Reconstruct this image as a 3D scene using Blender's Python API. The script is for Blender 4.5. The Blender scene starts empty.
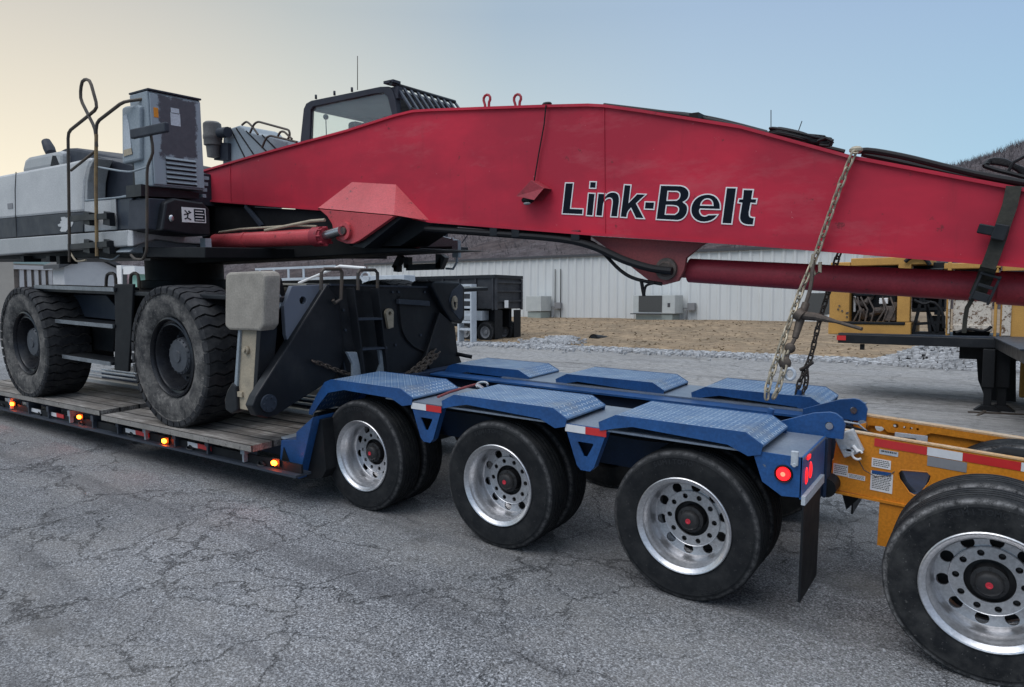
import bpy, math, random
from mathutils import Vector, Matrix
from mathutils.geometry import tessellate_polygon
R = math.radians
rnd = random.Random(7)
scene = bpy.context.scene
COL = scene.collection
W, H = 1024, 687
FPX = 703.35
# ------------------------------------------------------------------ camera
def basis(yaw, pitch, roll):
    f = Vector((-math.sin(yaw)*math.cos(pitch), math.cos(yaw)*math.cos(pitch), -math.sin(pitch)))
    r = f.cross(Vector((0, 0, 1))).normalized(); u = r.cross(f)
    c, s = math.cos(roll), math.sin(roll)
    return (c*r+s*u, -s*r+c*u, f)
CW = Vector((4.3265, -3.9886, 2.0627)); BW = basis(.6090, .1130, -.0034)
CB = Vector((0, 0, 2.1)); BB = basis(.6090, R(3.54), 0)
def at(px, py, X=None, Y=None, Z=None, C=CW, B=BW):
    d = B[2]*FPX + B[0]*(px-W/2) + B[1]*(H/2-py)
    if X is not None: t = (X-C.x)/d.x
    elif Y is not None: t = (Y-C.y)/d.y
    else: t = (Z-C.z)/d.z
    return C + d*t
def ab(px, py, X=None, Y=None, Z=None): return at(px, py, X, Y, Z, CB, BB)
def m4(C, B):
    return Matrix(((B[0].x, B[1].x, -B[2].x, C.x), (B[0].y, B[1].y, -B[2].y, C.y), (B[0].z, B[1].z, -B[2].z, C.z), (0, 0, 0, 1)))
MW = m4(CW, BW); MBG = MW @ m4(CB, BB).inverted()      # the yard beyond lies on ground about 3 degrees off the trailer's apron
cam = bpy.data.cameras.new('camera'); co = bpy.data.objects.new('camera', cam); COL.objects.link(co)
co.matrix_world = MW; cam.sensor_width = 36; cam.lens = FPX*36/W; cam.clip_end = 5000; cam.clip_start = .05
scene.camera = co

# ------------------------------------------------------------------ mesh helper
class MB:
    def __init__(s): s.v = []; s.f = []; s.sm = []
    def add(s, vs, fs, smooth=False):
        b = len(s.v); s.v += [Vector(v) for v in vs]; s.f += [[b+i for i in f] for f in fs]; s.sm += [smooth]*len(fs); return s
    def box(s, a, b):
        x0, y0, z0 = a; x1, y1, z1 = b
        return s.add([(x0,y0,z0),(x1,y0,z0),(x1,y1,z0),(x0,y1,z0),(x0,y0,z1),(x1,y0,z1),(x1,y1,z1),(x0,y1,z1)],
                     [(0,3,2,1),(4,5,6,7),(0,1,5,4),(1,2,6,5),(2,3,7,6),(3,0,4,7)])
    def bar(s, p, q, w, h, up=(0, 0, 1)):
        p = Vector(p); q = Vector(q); d = (q-p).normalized(); up = Vector(up)
        if abs(d.dot(up)) > .98: up = Vector((0, 1, 0))
        r = d.cross(up).normalized()*(w/2); u = r.cross(d).normalized()*(h/2)
        vs = [p-r-u, p+r-u, p+r+u, p-r+u, q-r-u, q+r-u, q+r+u, q-r+u]
        return s.add(vs, [(0,1,2,3),(7,6,5,4),(1,0,4,5),(2,1,5,6),(3,2,6,7),(0,3,7,4)])
    def prism(s, pts, ext):
        pts = [Vector(p) for p in pts]; ext = Vector(ext); n = len(pts)
        nrm = Vector((0, 0, 0))
        for i in range(n): nrm += pts[i].cross(pts[(i+1) % n])
        if nrm.dot(ext) > 0: pts = pts[::-1]
        vs = pts + [p+ext for p in pts]
        fs = [list(range(n)), list(range(2*n-1, n-1, -1))] + [((i+1) % n, i, i+n, (i+1) % n+n) for i in range(n)]
        return s.add(vs, fs)
    def plate(s, outer, holes, ext):
        loops = [[Vector(p) for p in outer]] + [[Vector(p) for p in h] for h in holes]; ext = Vector(ext)
        tri = tessellate_polygon(loops); flat = [p for l in loops for p in l]; n = len(flat)
        nn = Vector((0, 0, 0)); o = loops[0]
        fs = []
        for t in tri:
            a, b, c = (flat[i] for i in t)
            t = list(t)
            if (b-a).cross(c-a).dot(ext) > 0: t = t[::-1]
            fs.append(t); fs.append([i+n for i in t[::-1]])
        base = 0
        for l in loops:
            m = len(l)
            for i in range(m):
                j = (i+1) % m; fs.append((base+i, base+j, base+j+n, base+i+n))
            base += m
        return s.add(flat + [p+ext for p in flat], fs)
    def tube(s, path, r, seg=8, caps=True, closed=False):
        path = [Vector(p) for p in path]; n = len(path); rings = []; prev = None
        for i, p in enumerate(path):
            a = path[(i-1) % n] if (closed or i > 0) else p; b = path[(i+1) % n] if (closed or i < n-1) else p
            d = (b-a).normalized()
            if prev is None:
                up = Vector((0, 0, 1)) if abs(d.z) < .9 else Vector((0, 1, 0)); x = d.cross(up).normalized()
            else:
                x = (prev - d*prev.dot(d)).normalized()
            prev = x; y = d.cross(x)
            rr = r[i] if isinstance(r, (list, tuple)) else r
            rings.append([p + x*(rr*math.cos(2*math.pi*k/seg)) + y*(rr*math.sin(2*math.pi*k/seg)) for k in range(seg)])
        vs = [v for g in rings for v in g]; fs = []
        for i in range(n if closed else n-1):
            j = (i+1) % n
            for k in range(seg):
                l = (k+1) % seg; fs.append((i*seg+k, i*seg+l, j*seg+l, j*seg+k))
        s.add(vs, fs, True)
        if caps and not closed:
            b = len(s.v)-len(vs)
            s.f.append([b+k for k in range(seg)][::-1]); s.f.append([b+(n-1)*seg+k for k in range(seg)]); s.sm += [False]*2
        return s
    def cyl(s, p, q, r0, r1=None, seg=24): return s.tube([p, q], [r0, r0 if r1 is None else r1], seg)
    def lathe(s, prof, c=(0, 0, 0), axis='Y', seg=64, smooth=True):
        c = Vector(c); vs = []; n = len(prof)
        for k in range(seg):
            a = 2*math.pi*k/seg; ca, sa = math.cos(a), math.sin(a)
            for (t, r) in prof:
                vs.append(c + (Vector((r*ca, t, r*sa)) if axis == 'Y' else Vector((r*ca, r*sa, t)) if axis == 'Z' else Vector((t, r*ca, r*sa))))
        fs = []
        for k in range(seg):
            l = (k+1) % seg
            for i in range(n-1): fs.append((k*n+i, l*n+i, l*n+i+1, k*n+i+1))
        return s.add(vs, fs, smooth)
    def sph(s, c, r, seg=12, sc=(1, 1, 1)):
        c = Vector(c); vs = []; fs = []; m = seg//2
        for i in range(m+1):
            t = math.pi*i/m
            for k in range(seg):
                a = 2*math.pi*k/seg
                vs.append(c + Vector((r*sc[0]*math.sin(t)*math.cos(a), r*sc[1]*math.sin(t)*math.sin(a), r*sc[2]*math.cos(t))))
        for i in range(m):
            for k in range(seg): fs.append((i*seg+k, (i+1)*seg+k, (i+1)*seg+(k+1) % seg, i*seg+(k+1) % seg))
        return s.add(vs, fs, True)
    def build(s, name, mat, parent=None, origin=None, bevel=0, data=None):
        me = bpy.data.meshes.new(name)
        o0 = Vector(origin) if origin is not None else (ORG[parent] if parent else Vector((0, 0, 0)))
        me.from_pydata([v-o0 for v in s.v], [], s.f)
        me.polygons.foreach_set('use_smooth', s.sm)
        me.validate()
        import bmesh
        bm = bmesh.new(); bm.from_mesh(me); bmesh.ops.recalc_face_normals(bm, faces=bm.faces)
        for e in bm.edges:
            if len(e.link_faces) == 2 and e.calc_face_angle(0) > .6: e.smooth = False
        bm.to_mesh(me); bm.free()
        me.materials.append(mat); me.update()
        o = bpy.data.objects.new(name, me); COL.objects.link(o); ORG[o] = o0
        if parent: o.parent = parent; o.location = o0 - ORG[parent]
        else: o.location = o0
        if bevel:
            b = o.modifiers.new('bevel', 'BEVEL'); b.width = bevel; b.segments = 2; b.limit_method = 'ANGLE'; b.angle_limit = R(40); b.harden_normals = False
        return o
ORG = {}
def tag(o, label=None, cat=None, group=None, kind=None):
    if label: o['label'] = label
    if cat: o['category'] = cat
    if group: o['group'] = group
    if kind: o['kind'] = kind
    return o
def thing(name, loc, label, cat, group=None, bg=False):
    o = bpy.data.objects.new(name, None); COL.objects.link(o); loc = Vector(loc); ORG[o] = loc; o.empty_display_size = .2
    if bg: o.matrix_world = MBG @ Matrix.Translation(loc)
    else: o.location = loc
    return tag(o, label, cat, group)
def bgtop(o): o.matrix_world = MBG @ Matrix.Translation(ORG[o]); return o
def copy_tree(o, parent=None):
    c = o.copy(); COL.objects.link(c); c.parent = parent; ORG[c] = ORG[o]
    for ch in [k for k in bpy.data.objects if k.parent == o]: copy_tree(ch, c)
    return c

# ------------------------------------------------------------------ materials
class NT:
    def __init__(s, name):
        s.m = bpy.data.materials.new(name); s.m.use_nodes = True; s.t = s.m.node_tree; s.n = s.t.nodes; s.l = s.t.links
        s.b = s.n['Principled BSDF']; s.tc = s.n.new('ShaderNodeTexCoord'); s.co = s.tc.outputs['Object']
    def set(s, k, v):
        if hasattr(v, 'links') or hasattr(v, 'is_output'): s.l.new(v, s.b.inputs[k])
        else: s.b.inputs[k].default_value = v if not isinstance(v, tuple) else (*v[:3], 1)
    def noise(s, scale, detail=4, rough=.55, co=None, dist=0, out='Fac'):
        n = s.n.new('ShaderNodeTexNoise'); n.inputs['Scale'].default_value = scale; n.inputs['Detail'].default_value = detail
        n.inputs['Roughness'].default_value = rough; n.inputs['Distortion'].default_value = dist
        s.l.new(co or s.co, n.inputs['Vector']); return n.outputs[out]
    def vor(s, scale, feature='F1', co=None, out='Distance', rand=1):
        n = s.n.new('ShaderNodeTexVoronoi'); n.feature = feature; n.inputs['Scale'].default_value = scale; n.inputs['Randomness'].default_value = rand
        s.l.new(co or s.co, n.inputs['Vector']); return n.outputs[out]
    def mapv(s, scale=(1, 1, 1), rot=(0, 0, 0), loc=(0, 0, 0), co=None):
        n = s.n.new('ShaderNodeMapping'); n.inputs['Scale'].default_value = scale; n.inputs['Rotation'].default_value = rot; n.inputs['Location'].default_value = loc
        s.l.new(co or s.co, n.inputs['Vector']); return n.outputs[0]
    def ramp(s, fac, stops, interp='LINEAR'):
        n = s.n.new('ShaderNodeValToRGB'); e = n.color_ramp.elements; n.color_ramp.interpolation = interp
        while len(e) < len(stops): e.new(.5)
        for k, (p, c) in enumerate(stops):
            e[k].position = p; e[k].color = (c, c, c, 1) if not isinstance(c, tuple) else (*c[:3], 1)
        s.l.new(fac, n.inputs[0]); return n.outputs[0]
    def math(s, op, a, b=0, c=None, clamp=False):
        n = s.n.new('ShaderNodeMath'); n.operation = op; n.use_clamp = clamp
        for i, v in enumerate((a, b) if c is None else (a, b, c)):
            if hasattr(v, 'links'): s.l.new(v, n.inputs[i])
            else: n.inputs[i].default_value = v
        return n.outputs[0]
    def mix(s, fac, a, b, mode='MIX'):
        n = s.n.new('ShaderNodeMix'); n.data_type = 'RGBA'; n.blend_type = mode; n.clamp_factor = True
        for k, v in ((0, fac), (6, a), (7, b)):
            if hasattr(v, 'links'): s.l.new(v, n.inputs[k])
            else: n.inputs[k].default_value = v if not isinstance(v, tuple) else (*v[:3], 1)
        return n.outputs[2]
    def sep(s, co=None):
        n = s.n.new('ShaderNodeSeparateXYZ'); s.l.new(co or s.co, n.inputs[0]); return n.outputs
    def bump(s, h, strength=.3, dist=.01, prev=None):
        n = s.n.new('ShaderNodeBump'); n.inputs['Strength'].default_value = strength; n.inputs['Distance'].default_value = dist
        s.l.new(h, n.inputs['Height'])
        if prev is not None: s.l.new(prev, n.inputs['Normal'])
        s.l.new(n.outputs[0], s.b.inputs['Normal']); return n.outputs[0]
def hexc(r, g, b):
    f = lambda c: ((c/255+.055)/1.055)**2.4 if c/255 > .04045 else c/255/12.92
    return (f(r), f(g), f(b))
def paint(name, c, c2=None, rough=.45, metal=0, scale=2.5, amt=.5, chips=None, chip_amt=.5, bump=.08, fine=60, streak=False, spec=.36):
    n = NT(name); c2 = c2 or tuple(x*.6 for x in c)
    co = n.mapv((1, 1, .25)) if streak else n.co
    f = n.ramp(n.noise(scale, 6, .62, co), [(.5-.28*amt-.05, 0), (.5+.3, 1)])
    col = n.mix(f, c, c2)
    fn = n.ramp(n.noise(fine, 3, .6), [(.38, .86), (.66, 1.08)])
    col = n.mix(1, col, fn, 'MULTIPLY')
    if chips:
        ch = n.ramp(n.noise(scale*5.5, 9, .78), [(.60+.1*(1-chip_amt), 0), (.63+.1*(1-chip_amt), 1)])
        col = n.mix(ch, col, chips)
    n.set('Base Color', col); n.set('Metallic', metal)
    rr = n.math('ADD', n.math('MULTIPLY', n.noise(scale*3, 5, .6), .35), rough-.17, clamp=True); n.set('Roughness', rr)
    n.set('Specular IOR Level', spec)
    n.bump(n.noise(fine*.6, 5, .6), bump, .004)
    return n.m
def plain(name, c, rough=.5, metal=0, spec=.5):
    n = NT(name); n.set('Base Color', n.mix(n.noise(18, 4), tuple(x*.82 for x in c), tuple(x*1.12 for x in c))); n.set('Roughness', rough); n.set('Metallic', metal); n.set('Specular IOR Level', spec); return n.m
def glow(name, c, strength):
    n = NT(name); n.set('Base Color', c); n.set('Emission Color', c); n.b.inputs['Emission Strength'].default_value = strength; n.set('Roughness', .3); return n.m

def boom_red():
    n = NT('red boom paint')
    big = n.ramp(n.noise(.9, 5, .62, n.mapv((.6, 1, 1.2))), [(.40, 0), (.60, 1)])
    col = n.mix(big, (.56, .026, .052), (.38, .022, .042))
    scr = n.ramp(n.noise(5, 10, .8, n.mapv((.35, 1, 3.5), loc=(1, 5, 2))), [(.66, 0), (.70, .8)]); col = n.mix(n.math('MULTIPLY', scr, .4), col, (.16, .03, .04))
    scuff = n.ramp(n.noise(2.3, 9, .72, n.mapv((.5, 1, 1.6))), [(.54, 0), (.70, 1)])
    col = n.mix(n.math('MULTIPLY', scuff, .35), col, (.46, .12, .13))
    x, y, z = n.sep(); ch = n.ramp(n.math('ADD', n.math('MULTIPLY', x, -.16), n.math('MULTIPLY', n.noise(.8, 4, .6), .5)), [(.05, 0), (.75, .55)])
    col = n.mix(ch, col, (.36, .085, .115))
    dots = n.ramp(n.noise(9, 7, .75), [(.64, 0), (.67, 1)])
    col = n.mix(n.math('MULTIPLY', dots, .65), col, (.10, .03, .03))
    pal = n.ramp(n.noise(17, 6, .7, n.mapv((1, 1, 1), loc=(3, 2, 7))), [(.70, 0), (.72, 1)])
    col = n.mix(n.math('MULTIPLY', pal, .5), col, (.6, .32, .32))
    streak = n.ramp(n.noise(10, 5, .7, n.mapv((1.4, 1, .12))), [(.58, 0), (.8, 1)])
    col = n.mix(n.math('MULTIPLY', streak, .3), col, (.17, .025, .03))
    n.set('Base Color', col); n.set('Roughness', n.math('ADD', n.math('MULTIPLY', n.noise(4, 6, .6), .3), .33)); n.bump(n.noise(22, 6, .6), .12, .004); n.set('Specular IOR Level', .22)
    return n.m
def diamond(name, c, c2, metal=.15):
    n = NT(name); v = n.mapv((27, 27, 1)); x, y, z = n.sep(v)
    fx = n.math('SUBTRACT', n.math('FRACT', x), .5); fy = n.math('SUBTRACT', n.math('FRACT', y), .5)
    par = n.math('MODULO', n.math('ABSOLUTE', n.math('ADD', n.math('FLOOR', x), n.math('FLOOR', y))), 2)
    sgn = n.math('SUBTRACT', n.math('MULTIPLY', par, 2), 1)
    a = n.math('ADD', fx, n.math('MULTIPLY', fy, sgn)); b = n.math('SUBTRACT', fx, n.math('MULTIPLY', fy, sgn))
    d = n.math('ADD', n.math('POWER', n.math('MULTIPLY', a, 1.25), 2), n.math('POWER', n.math('MULTIPLY', b, 4.2), 2))
    m = n.math('SUBTRACT', 1, n.math('SQRT', d), clamp=True)
    wear = n.ramp(n.noise(3, 6, .65), [(.38, 0), (.68, 1)])
    base = n.mix(wear, c, c2)
    base = n.mix(n.math('MULTIPLY', n.ramp(m, [(.15, 0), (.5, 1)]), n.ramp(n.noise(6, 4), [(.3, .4), (.6, 1)])), base, (.50, .58, .66))  # raised bars tinted pale: a highlight put into the colour
    dirt = n.ramp(n.noise(1.7, 8, .7), [(.55, 0), (.75, 1)])
    base = n.mix(n.math('MULTIPLY', dirt, .6), base, (.20, .20, .19))
    bare = n.ramp(n.noise(4.5, 10, .8, n.mapv(loc=(3, 1, 4))), [(.60, 0), (.64, .85)]); base = n.mix(bare, base, (.26, .24, .22))
    rust = n.ramp(n.noise(3.5, 9, .8, n.mapv(loc=(8, 2, 1))), [(.66, 0), (.70, .8)]); base = n.mix(rust, base, (.13, .06, .035))
    n.set('Base Color', base); n.set('Metallic', metal); n.set('Roughness', n.math('ADD', n.math('MULTIPLY', n.noise(9, 5), .35), .25))
    n.bump(n.math('MULTIPLY', m, 1), .9, .006)
    return n.m
def tyre_mat(name, dust=.35, base=(.011, .012, .0135), wear=0):
    n = NT(name)
    f = n.ramp(n.noise(7, 7, .68), [(.42, 0), (.72, 1)])
    col = n.mix(n.math('MULTIPLY', f, dust), base, (.17, .165, .155))
    sp = n.ramp(n.noise(48, 3, .6), [(.66, 0), (.70, 1)])
    col = n.mix(n.math('MULTIPLY', sp, dust*.8), col, (.3, .29, .27))
    if wear:
        x, y, z = n.sep(); r = n.math('SQRT', n.math('ADD', n.math('MULTIPLY', x, x), n.math('MULTIPLY', z, z)))
        rg = n.math('SUBTRACT', 1, n.math('ABSOLUTE', n.math('MULTIPLY', n.math('SUBTRACT', r, .452), 62)), clamp=True)
        nn = n.ramp(n.noise(22, 8, .8), [(.40, 0), (.60, 1)]); col = n.mix(n.math('MULTIPLY', n.math('MULTIPLY', rg, nn), wear), col, (.30, .29, .285))
        nick = n.ramp(n.noise(75, 6, .75), [(.66, 0), (.69, wear)]); col = n.mix(nick, col, (.28, .28, .28))
    n.set('Base Color', col); n.set('Roughness', .75); n.set('Specular IOR Level', .16); n.bump(n.noise(60, 5, .6), .15, .004); return n.m
def bigtyre_mat():
    n = NT('dusty solid loader tyre'); nz = n.noise(5, 8, .75); f = n.ramp(nz, [(.40, 0), (.62, 1)])
    col = n.mix(f, (.032, .032, .033), (.165, .155, .142))
    col = n.mix(n.ramp(n.noise(11, 9, .85, n.mapv(loc=(4, 2, 9))), [(.50, 0), (.60, .8)]), col, (.035, .034, .034))
    sp = n.ramp(n.noise(36, 5, .7), [(.62, 0), (.66, .6)]); col = n.mix(sp, col, (.30, .28, .25))
    n.set('Base Color', col); n.set('Roughness', .85); n.set('Specular IOR Level', .25); n.bump(nz, .35, .01); return n.m
def wood():
    n = NT('weathered deck planks'); x, y, z = n.sep()
    v = n.mapv((1.2, 26, 14)); g = n.noise(3, 8, .7, v)
    col = n.ramp(g, [(.33, (.08, .07, .062)), (.5, (.27, .25, .23)), (.66, (.50, .475, .44))])
    col = n.mix(n.math('MULTIPLY', n.ramp(n.noise(1.6, 8, .75), [(.42, 0), (.60, 1)]), .7), col, (.085, .066, .050))
    seam = n.ramp(n.math('ABSOLUTE', n.math('SUBTRACT', n.math('FRACT', n.math('MULTIPLY', y, 4.6)), .5)), [(.43, 0), (.465, 1)])
    tone = n.n.new('ShaderNodeTexWhiteNoise'); tone.noise_dimensions = '1D'; n.l.new(n.math('FLOOR', n.math('ADD', n.math('MULTIPLY', y, 4.6), .5)), tone.inputs['W']); col = n.mix(1, col, n.ramp(tone.outputs['Value'], [(0, .6), (1, 1.2)]), 'MULTIPLY')
    col = n.mix(seam, col, (.018, .016, .015))
    n.set('Base Color', col); n.set('Roughness', .9); n.bump(n.math('SUBTRACT', g, n.math('MULTIPLY', seam, 1.5)), .5, .01); return n.m
def asphalt():
    n = NT('cracked asphalt'); co = n.co
    nz = n.noise(2.1, 9, .68, out='Color')
    def warp(amount, base=co):
        m = n.n.new('ShaderNodeVectorMath'); m.operation = 'MULTIPLY_ADD'; n.l.new(nz, m.inputs[0]); m.inputs[1].default_value = (amount,)*3; n.l.new(base, m.inputs[2]); return m.outputs[0]
    agg = n.noise(84, 2.5, .55); agg2 = n.noise(150, 2, .5); st = n.vor(85)
    col = n.ramp(agg, [(.38, (.06, .062, .066)), (.50, (.185, .190, .199)), (.62, (.40, .405, .415))])
    col = n.mix(.4, col, n.ramp(agg2, [(.38, (.05, .052, .057)), (.62, (.33, .332, .34))]))
    pit = n.ramp(n.noise(34, 3, .6), [(.30, .45), (.42, 1)]); col = n.mix(1, col, pit, 'MULTIPLY')
    sc_ = n.sep(n.vor(95, out='Color')); col = n.mix(1, col, n.ramp(sc_[0], [(0, .55), (.5, .95), (1, 1.5)]), 'MULTIPLY')
    big = n.ramp(n.noise(.42, 6, .6), [(.3, .76), (.7, 1.16)]); col = n.mix(1, col, big, 'MULTIPLY')
    tr = n.ramp(n.noise(1.1, 5, .65, n.mapv((.18, 1, 1), rot=(0, 0, .12))), [(.35, .86), (.65, 1.08)]); col = n.mix(1, col, tr, 'MULTIPLY')
    x, y, z = n.sep()
    # old, paler gravelly surface further out in the yard
    far = n.ramp(n.math('ADD', n.math('MULTIPLY', n.math('ADD', y, n.math('MULTIPLY', n.noise(.5, 3), 3)), .05), 0), [(.30, 0), (.62, 1)])
    pale = n.mix(n.ramp(n.noise(9, 9, .8, n.mapv((.5, 1, 1))), [(.38, 0), (.62, 1)]), (.14, .137, .134), (.36, .352, .345))
    pale = n.mix(n.ramp(n.noise(.5, 6, .7, n.mapv((.25, 1, 1))), [(.52, 0), (.68, .75)]), pale, (.13, .125, .12))
    pale = n.mix(n.ramp(n.noise(2.6, 8, .75, n.mapv((.22, 1, 1))), [(.60, 0), (.66, .7)]), pale, (.07, .068, .065))
    col = n.mix(far, col, pale)
    c1 = n.vor(.50, 'DISTANCE_TO_EDGE', warp(1.0)); c2 = n.vor(1.5, 'DISTANCE_TO_EDGE', warp(.5))
    k1 = n.ramp(c1, [(0, .8), (.002, .5), (.006, 0)]); k2 = n.ramp(c2, [(0, .7), (.004, .4), (.010, 0)])
    k2 = n.math('MULTIPLY', k2, n.ramp(n.noise(.55, 4, .6), [(.44, 0), (.56, 1)]))
    k1 = n.math('MULTIPLY', k1, n.ramp(n.noise(.9, 4, .6, n.mapv(loc=(5, 1, 0))), [(.36, 0), (.5, 1)]))
    kk = n.math('MAXIMUM', k1, k2)
    col = n.mix(n.math('MULTIPLY', kk, .40), col, (.055, .054, .055))
    oil = n.ramp(n.noise(1.2, 5, .6, n.mapv(loc=(9, 4, 0))), [(.62, 0), (.72, .6)]); col = n.mix(oil, col, (.06, .058, .056))
    dust = n.ramp(n.noise(.55, 8, .72, n.mapv((.6, 1, 1), loc=(2, 7, 0))), [(.46, 0), (.68, .5)]); col = n.mix(dust, col, (.27, .255, .235))
    mark = n.ramp(n.noise(2.2, 5, .6, n.mapv((.10, 1, 1), rot=(0, 0, -.06), loc=(3, 3, 0))), [(.56, 0), (.70, .45)]); col = n.mix(mark, col, (.07, .07, .074))
    n.set('Base Color', col); n.set('Roughness', .93); n.set('Specular IOR Level', .25)
    h = n.math('SUBTRACT', n.math('ADD', n.math('MULTIPLY', agg, 1), n.math('MULTIPLY', st, .5)), n.math('MULTIPLY', kk, 2))
    n.bump(h, .8, .014); return n.m
def grass_mat():
    n = NT('dry winter grass')
    a = n.noise(5, 9, .8, n.mapv((.45, 1, 1))); c = n.ramp(a, [(.38, (.10, .068, .040)), (.5, (.22, .152, .090)), (.62, (.36, .27, .17))])
    c = n.mix(n.ramp(n.noise(.5, 5, .7), [(.4, 0), (.65, .6)]), c, (.10, .075, .045))
    n.set('Base Color', c); n.set('Roughness', 1); n.bump(a, .5, .03); return n.m
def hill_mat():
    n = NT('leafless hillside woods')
    a = n.noise(.30, 9, .8); c = n.ramp(a, [(.34, (.085, .075, .082)), (.5, (.165, .146, .152)), (.66, (.27, .245, .248))])  # greys paled to stand in for haze over the distant hill
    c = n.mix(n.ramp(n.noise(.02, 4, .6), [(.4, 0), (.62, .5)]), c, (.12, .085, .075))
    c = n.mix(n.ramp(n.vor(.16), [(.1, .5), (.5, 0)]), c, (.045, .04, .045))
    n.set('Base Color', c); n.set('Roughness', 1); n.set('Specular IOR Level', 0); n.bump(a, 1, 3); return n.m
def siding():
    n = NT('ribbed steel siding'); x, y, z = n.sep()
    g = n.noise(.6, 5, .6, n.mapv((1, 1, .3)))
    c = n.mix(g, (.52, .53, .52), (.64, .65, .635)); c = n.mix(n.ramp(n.noise(3, 6, .7, n.mapv((1, 1, .15))), [(.5, 0), (.75, .3)]), c, (.45, .44, .40))
    n.set('Base Color', c); n.set('Roughness', .5); return n.m
def black_mach(name='black machine paint', c=(.009, .0105, .013), dust=.14, rough=.45):
    n = NT(name); f = n.ramp(n.noise(3.2, 8, .7), [(.48, 0), (.78, 1)])
    col = n.mix(n.math('MULTIPLY', f, dust), c, (.12, .12, .12))
    sc = n.ramp(n.noise(26, 8, .8, n.mapv((1, 1, .4))), [(.66, 0), (.70, 1)]); col = n.mix(n.math('MULTIPLY', sc, .35), col, (.17, .17, .17))
    n.set('Base Color', col); n.set('Roughness', n.math('ADD', n.math('MULTIPLY', n.noise(6, 6, .65), .4), rough-.2)); n.set('Specular IOR Level', .3); n.bump(n.noise(30, 5, .6), .1, .004); return n.m
def rusty_panel():
    n = NT('grey cabinet with peeled dark patch'); x, y, z = n.sep()
    nz = n.noise(9, 7, .75)
    # a peeled patch with a ragged outline over the upper part of the door
    dx = n.math('ABSOLUTE', n.math('SUBTRACT', y, .30)); dz = n.math('ABSOLUTE', n.math('SUBTRACT', z, .62))
    d = n.math('MAXIMUM', n.math('MULTIPLY', dx, 1.9), n.math('MULTIPLY', dz, 1.25))
    m = n.ramp(n.math('ADD', d, n.math('MULTIPLY', nz, .42)), [(.57, 1), (.62, 0)])
    c = n.mix(n.noise(5, 5), (.21, .25, .28), (.31, .35, .375))
    c = n.mix(m, c, n.mix(n.noise(20, 6), (.038, .038, .048), (.085, .078, .088)))
    c = n.mix(n.ramp(n.noise(24, 8, .8), [(.64, 0), (.68, .6)]), c, (.09, .075, .07))
    n.set('Base Color', c); n.set('Roughness', .55); n.bump(nz, .1, .004); return n.m

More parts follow.
